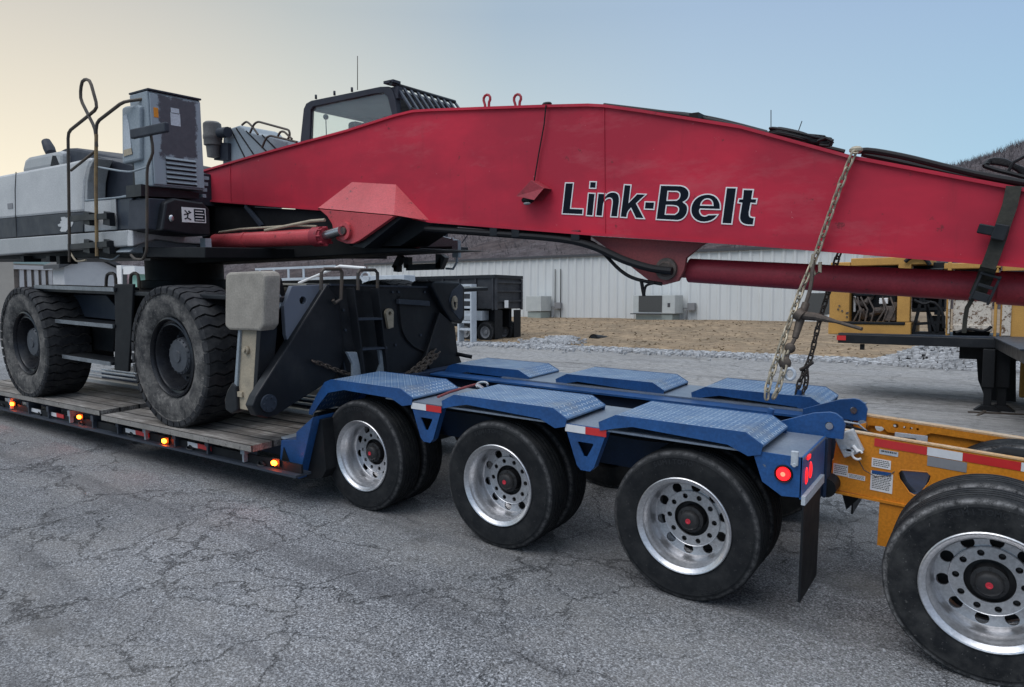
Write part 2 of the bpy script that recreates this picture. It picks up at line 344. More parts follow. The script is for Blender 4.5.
M = dict(
 red=boom_red(),
 cyl=paint('red cylinder paint', (.38, .036, .052), (.22, .028, .038), .55, chips=(.06, .03, .03), chip_amt=.9),
 cylbright=paint('bright red cylinder paint', (.54, .075, .085), (.38, .045, .05), .38, chips=(.05, .03, .03), chip_amt=1),
 wine=paint('dusty wine red', (.28, .06, .06), (.17, .055, .055), .65, chips=(.30, .14, .12)),
 blue=paint('blue trailer paint', (.020, .095, .28), (.016, .045, .12), .4, chips=(.12, .14, .17), chip_amt=.6, scale=3),
 bluedark=paint('dirty dark blue frame', (.012, .03, .075), (.02, .022, .026), .6),
 diamond=diamond('blue diamond plate', (.050, .125, .26), (.12, .21, .34)),
 steel=paint('worn bare steel bed', (.16, .20, .26), (.26, .29, .33), .42, metal=.3, chips=(.10, .09, .08)),
 orange=paint('orange yellow frame paint', (.70, .26, .018), (.50, .16, .013), .45, chips=(.10, .05, .03), chip_amt=.35, streak=True, scale=3),
 orangetop=paint('worn flange top', (.58, .30, .08), (.62, .52, .40), .5, chips=(.12, .09, .07), chip_amt=1, scale=5),
 rubberlet=plain('embossed rubber', (.015, .016, .018), .62, spec=.3), black=black_mach(), black2=black_mach('matt black steel', (.005, .006, .0075), .07, .65),
 bluegrey=black_mach('scuffed slate steel', (.030, .038, .052), .3, .45),
 rubber=tyre_mat('truck tyre rubber', .10, wear=.3), rubberdust=tyre_mat('scuffed tyre rubber', .22, wear=.7), bigtyre=bigtyre_mat(),
 lug=tyre_mat('loader tyre tread', .25, (.020, .021, .024)),
 alu=paint('dull aluminium rim', (.66, .66, .67), (.42, .42, .43), .34, metal=.85, bump=.04, scale=6),
 hub=paint('black hub', (.016, .016, .018), (.045, .042, .04), .5, scale=9),
 redcap=plain('red hub cap', (.55, .03, .05), .35), wood=wood(), plankend=paint('lightened plank edge', (.30, .28, .255), (.15, .14, .125), .9, scale=4, chips=(.06, .055, .05), chip_amt=1.2),
 housegrey=paint('pale grey machine paint', (.36, .365, .365), (.28, .29, .295), .42, chips=(.2, .2, .2), chip_amt=.1, streak=True),
 housewhite=paint('off white machine paint', (.52, .52, .515), (.38, .385, .39), .45, chips=(.2, .2, .2), chip_amt=.3),
 stripe=paint('charcoal stripe paint', (.022, .027, .036), (.05, .056, .066), .5, spec=.25), charcoal=paint('charcoal plastic', (.022, .026, .036), (.04, .045, .058), .55, spec=.25),
 cabinet=rusty_panel(), cabgrey=paint('blue grey cabinet steel', (.20, .235, .26), (.29, .325, .35), .5, chips=(.1, .08, .07), chip_amt=.4),
 concrete=paint('worn stabiliser pad', (.33, .30, .255), (.22, .20, .17), .85, chips=(.12, .10, .08), scale=7, bump=.25, chip_amt=.6),
 tan=paint('dusty tan steel', (.42, .35, .25), (.24, .21, .16), .7, chips=(.08, .07, .06), scale=6),
 rail=paint('worn dark handrail', (.045, .042, .04), (.10, .07, .045), .55, scale=5), raily=paint('yellow rusted rail', (.30, .20, .09), (.11, .08, .06), .7, scale=9),
 chain=paint('galvanised chain', (.46, .40, .30), (.26, .215, .15), .45, metal=.55, scale=16, chips=(.06, .045, .035)),
 chaindark=paint('dark rusty chain', (.12, .095, .075), (.06, .05, .045), .6, metal=.5, scale=16),
 hose=plain('black rubber hose', (.007, .007, .008), .55, spec=.25), strap=paint('dark olive strap', (.055, .052, .040), (.022, .021, .019), .85, scale=14),
 letter=plain('letter navy black', (.004, .007, .013), .6, spec=.12), white=plain('white film', (.74, .72, .70), .5), silvertread=paint('worn bright step tread', (.26, .28, .30), (.13, .14, .15), .4, metal=.5, scale=8),
 rwhite=plain('reflective white', (.66, .66, .66), .3), rred=plain('reflective red', (.55, .03, .03), .3), grey=plain('grey anti slip patch', (.22, .22, .225), .85),
 amber=glow('lit amber lamp', (1, .10, .005), 45), redlamp=glow('lit red lamp', (1, .015, .02), 1.5), redcore=glow('hot centre of red lamp', (1, .12, .07), 3),
 chrome=plain('pin steel', (.45, .45, .46), .25, .9), glassk=None, siding=siding(), fascia=plain('dark fascia', (.05, .05, .055), .6),
 acwhite=paint('air unit casing', (.50, .52, .50), (.40, .42, .41), .55), acgrey=plain('air unit coil', (.06, .062, .06), .7), acgreen=paint('air unit base', (.32, .36, .33), (.25, .28, .26), .6),
 dump=paint('black tipper body', (.018, .02, .025), (.05, .05, .055), .5), yel=paint('yellow excavator paint', (.54, .29, .07), (.38, .20, .05), .6, chips=(.2, .12, .06), chip_amt=.4),
 yelrust=paint('yellow panel with peeled patches', (.62, .55, .46), (.5, .45, .38), .7, chips=(.12, .07, .04), chip_amt=1.75, scale=2),
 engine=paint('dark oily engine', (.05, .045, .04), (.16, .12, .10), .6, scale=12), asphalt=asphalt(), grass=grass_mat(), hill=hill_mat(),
 rock=paint('crushed limestone', (.42, .42, .425), (.26, .265, .27), .9, scale=1.3, fine=12), bark=plain('bare twigs', (.13, .115, .118), 1, spec=0),  # twig colour paled in place of haze on the ridge
 silver=paint('silver painted trailer steel', (.50, .53, .56), (.36, .39, .42), .5), beige=paint('beige steel wall', (.46, .41, .35), (.40, .35, .30), .7),
 shedwall=paint('shed wall', (.50, .50, .50), (.42, .42, .43), .7), teal=plain('pale teal roof', (.28, .40, .40), .6), brownwood=paint('weathered brown boards', (.10, .085, .075), (.18, .15, .13), .9),
 green=plain('pale green paint', (.30, .52, .42), .6), pink=plain('faded pink paint', (.55, .36, .36), .6))
def glassmat():
    n = NT('cab window glass'); n.set('Base Color', (.85, .93, .90)); n.set('Roughness', .04); n.b.inputs['Transmission Weight'].default_value = .93; n.b.inputs['IOR'].default_value = 1.45; return n.m
M['glass'] = glassmat()
def PY(pts, y): return [at(a, b, Y=y) for a, b in pts]
def PX(pts, x): return [at(a, b, X=x) for a, b in pts]
def ring(cx, cz, r, y, n=16): return [(cx+r*math.cos(2*math.pi*k/n), y, cz+r*math.sin(2*math.pi*k/n)) for k in range(n)]
def V(*a): return Vector(a)
def resample(P0, step):
    Q = []
    for i in range(len(P0)-1):
        p0, p1, p2, p3 = P0[max(0, i-1)], P0[i], P0[i+1], P0[min(len(P0)-1, i+2)]
        for k in range(40):
            t = k/40; Q.append(.5*((2*p1)+(p2-p0)*t+(2*p0-5*p1+4*p2-p3)*t*t+(3*p1-p0-3*p2+p3)*t**3))
    Q.append(P0[-1]); out = [Q[0]]; acc = 0
    for a, c in zip(Q, Q[1:]):
        d = (c-a).length; 
        while acc+d >= step:
            t = (step-acc)/d; a = a+(c-a)*t; out.append(a.copy()); d = (c-a).length; acc = 0
        acc += d
    return out
# ------------------------------------------------------------------ ground
def smooth(t): t = max(0, min(1, t)); return t*t*(3-2*t)
MBI = MBG.inverted(); nz0 = (MBI.to_3x3() @ V(0, 0, 1)); o0 = MBI @ V(0, 0, 0)
def h0(x, y): return o0.z - (nz0.x*(x-o0.x)+nz0.y*(y-o0.y))/nz0.z
ROCK = ab(640, 351, Z=0); YR = ROCK.y            # the crushed stone strip runs along the foot of the bank
def gz(x, y):
    d = -.572*x+.82*y
    w = smooth(max((y-8)/8, (d-15)/12))
    z = h0(x, y)*(1-w)
    b = smooth((y-YR)/14)
    z += b*BANK
    return z
YW = 42.0
BANK = ab(640, 321.5, Y=YW-.5).z
xs = [-220, -160, -120, -90, -70, -55, -44]+[-36+1.5*i for i in range(50)]+[42, 50, 62, 80, 110, 150, 200]
ys = [-60, -30, -18, -12, -8, -5]+[-3+.8*i for i in range(62)]+[49+i*3 for i in range(1, 6)]+[75, 95, 130, 180]
def grid(name, mat, xs, ys, f, kind='structure'):
    b = MB(); n = len(xs)
    b.add([(x, y, f(x, y)) for y in ys for x in xs], [(j*n+i, j*n+i+1, (j+1)*n+i+1, (j+1)*n+i) for j in range(len(ys)-1) for i in range(n-1)], True)
    o = b.build(name, mat); bgtop(o); return tag(o, kind=kind)
grid('ground', M['asphalt'], xs, ys, gz)
# the dry grass bank lies 2 cm above the ground sheet
def bz(x, y):
    e = smooth((y-YR)/.8)
    return gz(x, y)+.16*e-.05*(1-e)+.07*math.sin(x*.7+y)*math.sin(y*1.3-x*.2)*smooth((y-YR)/3)*.5
bxs = [-120, -90, -70, -56]+[-46+.7*i for i in range(125)]+[44, 60, 90]; bys = [YR-.2+.5*i for i in range(34)]+[YR+18, YR+24, YR+40, YR+90]
grid('grass_bank', M['grass'], bxs, bys, bz)
# grass tufts on the bank
tb = MB(); vs = []; fs = []
for i in range(4500):
    y = YR+.7+rnd.random()**1.2*13; x = rnd.uniform(-34, 26)
    z = bz(x, y)-.02; h = rnd.uniform(.03, .07); w = rnd.uniform(.05, .14); a = rnd.random()*3.14
    dx, dy = w*math.cos(a), w*math.sin(a); lx, ly = rnd.uniform(-.08, .08), rnd.uniform(-.08, .08); b0 = len(vs)
    vs += [(x-dx, y-dy, z), (x+dx, y+dy, z), (x+lx, y+ly, z+h)]; fs.append((b0, b0+1, b0+2))
tb.add(vs, fs); o = tb.build('dry_grass', M['grass']); bgtop(o); tag(o, 'short dry tan grass on the bank before the white warehouse', 'grass', kind='stuff')
# crushed stone
rb = MB()
def rock(b, c, r):
    vs = []
    for i in range(8):
        p = V(((i & 1)*2-1), ((i >> 1 & 1)*2-1), ((i >> 2 & 1)*2-1)).normalized()
        vs.append(Vector(c)+V(p.x*r*rnd.uniform(.6, 1.3), p.y*r*rnd.uniform(.6, 1.3), p.z*r*rnd.uniform(.45, .95)))
    b.add(vs, [(0,2,3,1),(4,5,7,6),(0,1,5,4),(1,3,7,5),(3,2,6,7),(2,0,4,6)])
for i in range(8500):
    x = rnd.uniform(-22, 24); y = YR+rnd.gauss(-.05, .75)
    rock(rb, (x, y, gz(x, y)+.04), rnd.uniform(.05, .13))
dp = ab(563, 337, Y=YR+2.6)                                   # stone spilling out of the culvert
for i in range(700):
    t = rnd.random(); x = dp.x+rnd.gauss(0, .3+.5*(1-t)); y = YR+t*3.0
    rock(rb, (x+(1-t)*.3, y, bz(x, y)+.03), rnd.uniform(.06, .15))
o = rb.build('crushed_stone', M['rock']); bgtop(o); tag(o, 'strip of crushed limestone along the foot of the grass bank', 'gravel', kind='stuff')
pb = MB(); pc = ab(968, 356, Z=.1)
for i in range(2600):
    a = rnd.random()*6.28; q = rnd.random()**.5; x = pc.x+math.cos(a)*q*2.7; y = YR-.3+math.sin(a)*q*1.5
    z = gz(x, y)+max(0, (1-q))*1.05*rnd.random()**.25
    rock(pb, (x, y, z), rnd.uniform(.06, .14))
o = pb.build('stone_pile', M['rock']); bgtop(o); tag(o, 'low heap of crushed stone beside the yellow excavator trailer', 'gravel heap', kind='stuff')
# culvert
cv = MB(); c = ab(598, 332, Y=YR+3.4); c.z = bz(c.x, c.y)-.02
cv.tube([c+V(-.1, -.3, -.03), c+V(.0, 1.6, -.25)], .26, 20, caps=False); cv.tube([c+V(-.1, -.28, -.03), c+V(.0, 1.6, -.25)], .22, 20, caps=True)
o = cv.build('culvert_pipe', M['black2'], origin=c); bgtop(o); tag(o, 'dark culvert pipe end poking out of the grass bank', 'pipe')
# hill
def hz(x, y):
    ridge = 46+8.5*smooth((x+330)/380)+4*math.sin(x*.013+1)+2.5*math.sin(x*.037)+1.2*math.sin(x*.11)
    t = smooth((y-75)/260)
    return -2+(ridge+2)*t*(1-.0*t)+2.2*math.sin(x*.05+y*.04)*t
hxs = [-900+12*i for i in range(150)]; hys = [62+8*i for i in range(35)]+[350, 400, 480]
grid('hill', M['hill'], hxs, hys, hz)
tw = MB(); vs = []; fs = []
for i in range(30000):
    x = rnd.uniform(-560, 420); y = 330+rnd.uniform(-30, 25) if i % 2 else rnd.uniform(90, 330); z = hz(x, y)-.5
    h = rnd.uniform(1.8, 4)
    for k in range(4):
        a = rnd.random()*6.28; s = rnd.uniform(.12, .5)*h; wq = rnd.uniform(.05, .14); b0 = len(vs); q = h*rnd.uniform(.1, .6)
        vs += [(x-wq, y, z+q*.3), (x+wq, y, z+q*.3), (x+math.cos(a)*s, y+math.sin(a)*s, z+h*rnd.uniform(.6, 1))]; fs.append((b0, b0+1, b0+2))
tw.add(vs, fs); o = tw.build('woodland', M['bark']); bgtop(o); tag(o, 'leafless winter woodland covering the hill behind the yard', 'woods', kind='stuff')

# ------------------------------------------------------------------ warehouse
wr = ab(868, 300, Y=YW); wl = ab(440, 300, Y=YW); ztop = ab(640, 254.2, Y=YW).z; zb = BANK-.3
wt = thing('warehouse', (wl.x, YW, BANK), 'long low white warehouse of ribbed steel siding on the dry grass bank', 'building', bg=True)
b = MB(); x = wl.x-8; xr = wr.x; vs = []
prof = []
while x < xr:
    prof += [(x, 0), (x+.17, 0), (x+.26, .07), (x+.36, .07), (x+.45, 0)]; x += .62
vs = [(px_, YW-d, zb) for px_, d in prof]+[(px_, YW-d, ztop) for px_, d in prof]; n = len(prof)
b.add(vs, [(i, i+1, i+1+n, i+n) for i in range(n-1)]); x0 = wl.x-8
b.box((x0, YW+.01, zb), (xr, YW+18, ztop-.05))
b.build('wall', M['siding'], wt)
b = MB(); b.box((x0-.2, YW-.22, ztop-.02), (xr+.2, YW+18, ztop+.14)); b.build('roof_edge', M['fascia'], wt)
b = MB(); b.box((xr-.28, YW-.10, zb), (xr+.06, YW-.045, ztop-.03)); b.build('corner_trim', M['beige'], wt)
for pxx in (555, 560.5):
    q = ab(pxx, 300, Y=YW-.1); b = MB(); b.tube([(q.x, YW-.1, BANK+.1 if pxx > 558 else BANK+.9), (q.x, YW-.1, ztop-.8)], .035, 6); b.build('downpipe', M['acgrey'], wt)
q = ab(825, 300, Y=YW-.05); b = MB(); b.box((q.x-.95, YW-.09, ab(825, 314, Y=YW).z), (q.x+.95, YW-.04, ab(825, 293, Y=YW).z)); b.build('window', M['acgrey'], wt)
# air units
def airunit(pxl, pxr, pyb, pyt, label, extra=True):
    y = YW-1.6; a = ab(pxl, pyb, Y=y); c = ab(pxr, pyt, Y=y); gzv = BANK-.15
    o = thing('air_conditioner', ((a.x+c.x)/2, y, a.z), label, 'air conditioner', 'air conditioners along the warehouse wall', bg=True)
    w = c.x-a.x; hh = c.z-a.z
    b = MB(); b.box((a.x+.05*w, y+.1, min(a.z, gzv)), (a.x+w*.93, y+1.3, a.z+hh*.28)); b.build('base', M['acgreen'], o, bevel=.02)
    b = MB(); b.box((a.x, y, a.z+hh*.30), (c.x, y+1.35, c.z)); b.build('casing', M['acwhite'], o, bevel=.02)
    if extra:
        b = MB(); b.box((a.x+w*.14, y-.03, a.z+hh*.36), (a.x+w*.70, y-.004, c.z-.03)); b.build('coil_panel', M['acgrey'], o)
        b = MB(); b.box((a.x-.12, y-.16, a.z+hh*.30-.06), (a.x+w*.68, y-.02, a.z+hh*.30+.0)); b.build('shelf', M['fascia'], o)
        b = MB(); b.box((a.x+w*.83, y-.015, a.z+hh*.55), (a.x+w*.89, y-.004, a.z+hh*.70)); b.build('label_plate', M['fascia'], o)
    b = MB(); b.box((c.x+.3, YW-.35, a.z+hh*.42), (c.x+.75, YW-.06, a.z+hh*.70)); b.tube([(c.x-.05, YW-.25, a.z+hh*.5), (c.x+.3, YW-.25, a.z+hh*.5)], .04, 6); b.tube([(c.x+.2, YW-.25, a.z+hh*.5), (c.x+.2, YW-.25, gzv)], .04, 6); b.build('meter_box', M['grey'], o)
airunit(633, 675, 321, 295, 'pale air unit with dark coil panel on the bank, right of the other')
airunit(526, 541, 317.5, 296, 'small pale air unit at the warehouse wall beside the black tipper', False)

# ------------------------------------------------------------------ tipper trailer in the yard
yD = ab(486, 343, Z=0).y; xD = ab(495, 320, Y=yD).x
t = thing('tipper_trailer', (xD-2, yD+1.2, 0), 'black tipper trailer with dual wheels parked before the white warehouse', 'trailer', bg=True)
zt = ab(495, 276, Y=yD).z; zbm = ab(495, 309, Y=yD).z; wD = ab(521, 300, X=xD).y-yD
b = MB(); x0 = xD-8
b.box((x0, yD, zbm), (xD, yD+wD, zt)); b.build('body', M['dump'], t, bevel=.03)
b = MB()
b.box((x0, yD-.08, zt-.10), (xD+.07, yD-.003, zt+.06)); b.box((x0, yD+wD+.003, zt-.1), (xD+.07, yD+wD+.08, zt+.06))
b.box((xD+.003, yD, zt-.1), (xD+.08, yD+wD, zt+.06)); b.build('top_rail', M['black'], t)
for k in range(8):
    b = MB(); xx = xD-.1-k*1.05; b.box((xx-.05, yD-.07, zbm-.05), (xx+.05, yD-.004, zt-.11)); b.build('side_rib', M['dump'], t)
for zz in (.25, .55, .82):
    b = MB(); zq = zbm+(zt-zbm)*zz; b.box((xD+.003, yD+.05, zq-.045), (xD+.08, yD+wD-.05, zq+.045)); b.build('tailgate_rib', M['dump'], t)
for q in (yD-.02, yD+wD-.1): b = MB(); b.box((xD+.003, q, zbm-.05), (xD+.10, q+.12, zt-.11)); b.build('tailgate_post', M['dump'], t)
b = MB(); b.box((xD+.085, yD+.30*wD, zbm+.05), (xD+.10, yD+.44*wD, zbm+.42)); b.build('notice', M['white'], t)
b = MB(); b.box((x0, yD+.55, .75), (xD-.2, yD+.75, zbm-.003)); b.box((x0, yD+wD-.75, .75), (xD-.2, yD+wD-.55, zbm-.003)); b.box((xD-1.6, yD+.5, .4), (xD-1.4, yD+wD-.5, .6)); b.build('chassis', M['black2'], t)
b = MB(); b.box((xD-2.6, yD-.06, 1.10), (xD-.75, yD+.5, zbm-.1)); b.build('mudguard', M['silver'], t)
def bgwheel(x, y, z, r, w, t):
    b = MB(); b.lathe([(-w/2, r*.56), (-w/2-.01, r*.75), (-w/2, r*.95), (-w*.38, r), (w*.38, r), (w/2, r*.95), (w/2, r*.56)], (x, y+w/2, z), seg=32); o = b.build('wheel', M['rubber'], t, origin=(x, y, z))
    b = MB(); b.lathe([(0, r*.57), (.02, r*.5), (.10, r*.46), (.12, r*.2), (.04, r*.18), (.03, 0)], (x, y, z), seg=24); b.build('rim', M['grey'], o)
wr0 = .52
for xx in (xD-.62, xD-1.85):
    bgwheel(xx, yD+.02, wr0, wr0, .28, t); bgwheel(xx, yD+.34, wr0, wr0, .28, t); bgwheel(xx, yD+wD-.32, wr0, wr0, .28, t); bgwheel(xx, yD+wD-.64, wr0, wr0, .28, t)
for q in (.02, wD-.62):
    b = MB(); b.box((xD-.03, yD+q, .22), (xD+.0, yD+q+.6, zbm-.06)); b.build('mud_flap', M['black2'], t)
# silver dropdeck trailer partly hidden behind the crane
yS = yD-2.2
xa = ab(255, 270, Y=yS).x; xb = ab(378, 270, Y=yS).x
t = thing('flatbed_trailer', ((xa+xb)/2, yS+1.2, 0), 'silver flatbed trailer with a leaning white pole, behind the black stabiliser frame', 'trailer', bg=True)
zq = ab(300, 278, Y=yS).z
b = MB(); b.box((xa, yS, zq-.12), (xb, yS+2.4, zq+.02)); b.build('deck', M['silver'], t)
b = MB(); b.box((xa, yS+.5, zq-.6), (xb, yS+.65, zq-.13)); b.box((xa, yS+1.8, zq-.6), (xb, yS+1.95, zq-.13)); b.build('chassis', M['black2'], t)
zr = ab(300, 267.5, Y=yS).z
b = MB(); b.box((xa, yS, zr-.06), (xb-3.2, yS+.08, zr+.06)); b.build('top_rail', M['silver'], t)
for k in range(4):
    b = MB(); xx = xa+.4+k*1.3; b.box((xx-.06, yS+.01, zq+.02), (xx+.06, yS+.07, zr-.06)); b.build('stake', M['silver'], t)
p, q = ab(299, 283, Y=yS-.3), ab(340, 266, Y=yS-.3); b = MB(); b.tube([p, q, ab(365, 268, Y=yS-.3)], .07, 8); b.build('white_pole', M['white'], t)
b = MB(); p, q = ab(362, 285, Y=yS-.2), ab(404, 280, Y=yS-.2); b.box((p.x, p.y, p.z), (q.x, q.y+.8, q.z+.25)); b.build('ramp', M['silver'], t, bevel=.02)
b = MB(); p = ab(367, 277, Y=yS-.1); b.tube([p+V(.3*math.cos(a/10*6.28), -.1, .25*math.sin(a/10*6.28)) for a in range(10)], .05, 6, closed=True); b.build('ring', M['silver'], t)
for xx in (xb-1.2, xb-2.4): bgwheel(xx, yS+.05, .5, .5, .3, t); bgwheel(xx, yS+2.05, .5, .5, .3, t)
# white ladder-like cab guard seen beside the far stabiliser
yC = yD-1.0; p, q = ab(459, 325, Y=yC), ab(470, 284, Y=yC)
t = thing('storage_rack', ((p.x+q.x)/2, yC, 0), 'narrow white slatted rack standing in front of the black tipper', 'rack', bg=True)
b = MB(); b.box((p.x-.1, yC, 0), (p.x, yC+.4, q.z)); b.build('post', M['silver'], t); b = MB(); b.box((q.x, yC, 0), (q.x+.08, yC+.4, q.z)); b.build('post', M['silver'], t)
for k in range(7):
    b = MB(); zz = .7+k*(q.z-.75)/6; b.box((p.x, yC+.02, zz-.06), (q.x, yC+.35, zz+.05)); b.build('slat', M['silver'], t)


# ------------------------------------------------------------------ buildings seen under the crane at left
def bldx(name, label, cat, pl, pr_, ptl, ptr, X, depth, wall, roofm=None, gable=0):
    """building whose wall facing +X spans the pixels pl..pr_ in the photograph"""
    a, c = ab(pl, ptl, X=X), ab(pr_, ptr, X=X); z = (a.z+c.z)/2; ym = (a.y+c.y)/2
    o = thing(name, (X, ym, 0), label, cat, bg=True)
    b = MB(); b.box((X-depth, a.y, -3), (X, c.y, z)); b.build('wall', wall, o)
    if gable:
        b = MB(); b.prism([(X, a.y, z+.003), (X, c.y, z+.003), (X, ym, z+gable)], (-depth, 0, 0)); b.build('gable', wall, o)
        for s_ in (-1, 1):
            e = a.y-.4 if s_ < 0 else c.y+.4; b = MB(); b.prism([(X+.3, e, z-.1), (X+.3, ym, z+gable+.05), (X+.3, ym, z+gable+.3), (X+.3, e, z+.15)], (-depth-.6, 0, 0)); b.build('roof', roofm, o)
    elif roofm:
        b = MB(); b.box((X-depth-.2, a.y-.3, z+.003), (X+.3, c.y+.3, z+.35)); b.build('roof', roofm, o)
    return o, a, c, z
bldx('steel_building', 'beige steel building at the far left, behind the rear crane wheel', 'building', -60, 13, 235, 255, -42, 1.2, M['beige'], M['fascia'])
o, a, c, z = bldx('open_shed', 'low brown shed with dark open bays left of the white gabled shed', 'shed', 13.5, 66, 271, 269, -70, 12, M['brownwood'], M['shedwall'])
for k in range(7):
    b = MB(); yy = a.y+.4+k*(c.y-a.y-.8)/6; b.box((-69.99, yy, -2), (-69.8, yy+.3, z)); b.build('post', M['shedwall'], o)
for k in range(6):
    b = MB(); yy = a.y+.9+k*(c.y-a.y-.8)/6; b.box((-69.98, yy, -2), (-69.93, yy+(c.y-a.y)/6-.6, z-1)); b.build('bay_shade', M['engine'], o)  # dark sheet on the wall stands for shade inside the open bay
bldx('long_building', 'grey building with a pale teal roof beyond the brown open shed', 'building', 8, 70, 263, 266, -105, 20, M['shedwall'], M['teal'])
bldx('gabled_shed', 'white gabled shed seen under the crane between its steps and the brown shed', 'shed', 64, 118, 268, 268, -48, 1.6, M['shedwall'], M['fascia'], .75)
o, a, c, z = bldx('striped_container', 'white and pink panelled container behind the crane frame', 'container', 121, 136, 265, 266, -40, .5, M['white'])
for k in range(4):
    b = MB(); yy = a.y+(c.y-a.y)*(k+.3)/4; b.box((-39.99, yy, 0), (-39.95, yy+.25, z-.2)); b.build('stripe', M['pink'] if k % 2 else M['acgrey'], o)
bldx('green_cabinet', 'pale green cabinet between the striped container and the front crane wheel', 'cabinet', 138, 152, 274, 275, -32, .5, M['green'], M['white'])
# low kerb of stacked white panels before the sheds
def BY(pts, y): return [ab(a, b, Y=y) for a, b in pts]
# ------------------------------------------------------------------ support trailer with yellow excavator (right background)
ZD = 1.37
pA, pB, pC = ab(838, 334, Z=ZD), ab(995, 338.5, Z=ZD), ab(1024, 351, Z=ZD)
t = thing('lowbed_trailer', (pB.x, pB.y, 0), 'black lowbed trailer on landing legs carrying a yellow excavator', 'trailer', bg=True)
out = [pA, pB, pC, pC+(pC-pB)*.6, pC+(pC-pB)*.6+V(6, 1, 0), V(pC.x+6, pA.y+2.6, ZD), V(pA.x, pA.y+2.6, ZD)]
b = MB(); b.prism([V(p.x, p.y, ZD-.19) for p in out], (0, 0, .19)); b.build('deck', M['black'], t, bevel=.015)
b = MB(); b.prism([V(p.x, p.y, ZD+.002) for p in [pA+V(0, .02, 0), pB+V(-.02, .02, 0), pC+V(-.05, .06, 0), pC+V(4, 3, 0), V(pA.x, pA.y+2.5, ZD)]], (0, 0, .02)); b.build('deck_plate', M['bluegrey'], t)
b = MB(); b.box((pA.x+2.2, pA.y+.35, ZD-.45), (pB.x+2, pA.y+2.2, ZD-.195)); b.build('chassis', M['black2'], t)
b = MB(); q = ab(862, 346, Y=pA.y+.05); b.box((q.x-.04, q.y, q.z-.08), (q.x+.04, q.y+.08, q.z+.04)); b.build('tie_hook', M['black2'], t)
b = MB(); b.box((pA.x-.02, pA.y-.02, ZD-.13), (pA.x+.16, pA.y-.002, ZD-.03)); b.build('reflector', M['rred'], t)
b = MB(); q = ab(995, 340, Z=ZD-.07); b.box((q.x-.14, q.y-.05, ZD-.13), (q.x+.02, q.y-.012, ZD-.05)); b.build('reflector', M['cylbright'], t)
for k, (lx, wd) in enumerate(((987, .13), (1001, .15))):
    f = ab(lx, 409, Z=.03); b = MB(); b.box((f.x-wd/2, f.y-wd/2, .05), (f.x+wd/2, f.y+wd/2, ZD-.2)); b.box((f.x-wd*.75, f.y-wd*.75, .45), (f.x+wd*.75, f.y+wd*.75, ZD-.2)); leg = b.build('landing_leg', M['black2'], t, bevel=.01)
    b = MB(); b.prism([(f.x-.22, f.y-.15, .0), (f.x+.22, f.y-.15, .0), (f.x+.1, f.y-.15, .1), (f.x-.1, f.y-.15, .1)], (0, .3, 0)); b.build('foot', M['black2'], leg)
f = ab(994, 380, Z=.5); b = MB(); p1 = ab(1003, 358, Y=f.y-.25); p2 = ab(1003, 388, Y=f.y-.25); b.cyl(p1, p2, .035, seg=10); b.cyl(p2, p2+V(0, 0, -.25), .02, seg=8); b.build('crank', M['acgrey'], t)
b = MB(); b.prism(BY([(976, 350), (1016, 352), (1016, 402), (986, 400), (978, 380)], ab(990, 405, Z=0).y+.5), (0, .35, 0)); b.build('gooseneck_leg_frame', M['black2'], t)
sh = MB(); q0 = ab(975, 418, Z=.02); sh.bar(q0, ab(1090, 424, Z=.02), .05, .03); sh.bar(ab(985, 411, Z=.02), ab(975, 418, Z=.02), .05, .03); sh.bar(ab(968, 412, Z=.02), ab(1060, 416, Z=.02), .05, .03)
o = sh.build('steel_rod', M['chaindark'], origin=q0); bgtop(o); tag(o, 'thin steel rods lying on the lot beneath the landing legs', 'rod')
yE = pA.y+.25
t = thing('yellow_excavator', (pB.x-1, yE+1, ZD), 'yellow excavator with open engine bay standing on the black lowbed', 'excavator', bg=True)
def ybox(name, mat, pl, pt, pr_, pb, y=0, d=.3, par=None, bev=.015):
    a = ab(pl, pb, Y=yE+y); c = ab(pr_, pt, Y=yE+y); b = MB(); b.box((a.x, yE+y, a.z), (c.x, yE+y+d, c.z)); return b.build(name, mat, par or t, bevel=bev)
ybox('frame_rail', M['yel'], 828, 322.5, 911, 334, 0, 1.9)
ybox('corner_post', M['yel'], 829, 262, 850.5, 322, 0.003, 1.9)
ybox('engine_bay', M['black2'], 850.6, 262, 897, 322.3, .35, 1.5)
ybox('door_panel', M['yel'], 896.5, 262, 911.5, 322, .002, .3)
ybox('hood', M['yel'], 850.8, 256, 930, 266, .004, 1.7)
ybox('hood', M['yel'], 944, 262, 1001, 269, .004, 1.7)
b = MB(); rr = random.Random(3)
for k in range(9):
    q = ab(856+k*4.6, rr.uniform(298, 318), Y=yE+.2); b.cyl(q, q+V(rr.uniform(.05, .3), .1, rr.uniform(-.15, .15)), rr.uniform(.03, .09), seg=10)
for k in range(7):
    q = ab(853+k*6, 322, Y=yE+.12); q2 = ab(853+k*6+rr.uniform(-6, 6), 297, Y=yE+.15); b.tube([q, (q+q2)/2+V(.1, -.05, 0), q2], .018, 6)
b.build('engine', M['engine'], t)
ybox('battery_box', M['white'], 879, 298, 888, 304, .15, .1)
ybox('white_post', M['housewhite'], 853, 296, 856, 312, .18, .04)
for (x1, y1, x2, y2) in ((913, 332, 922, 296), (922, 296, 937, 333), (937, 333, 941, 296), (912, 310, 945, 308), (915, 324, 944, 322), (927, 300, 930, 333), (912, 333, 945, 333)):
    b = MB(); b.bar(ab(x1, y1, Y=yE+.2), ab(x2, y2, Y=yE+.2), .06, .06, (0, 1, 0)); b.build('brace', M['black2'], t)
ybox('cab_shell', M['black2'], 911.6, 262, 945, 312, .9, .9)
ybox('cab_window', M['bluegrey'], 934, 302, 944, 315, .85, .03)
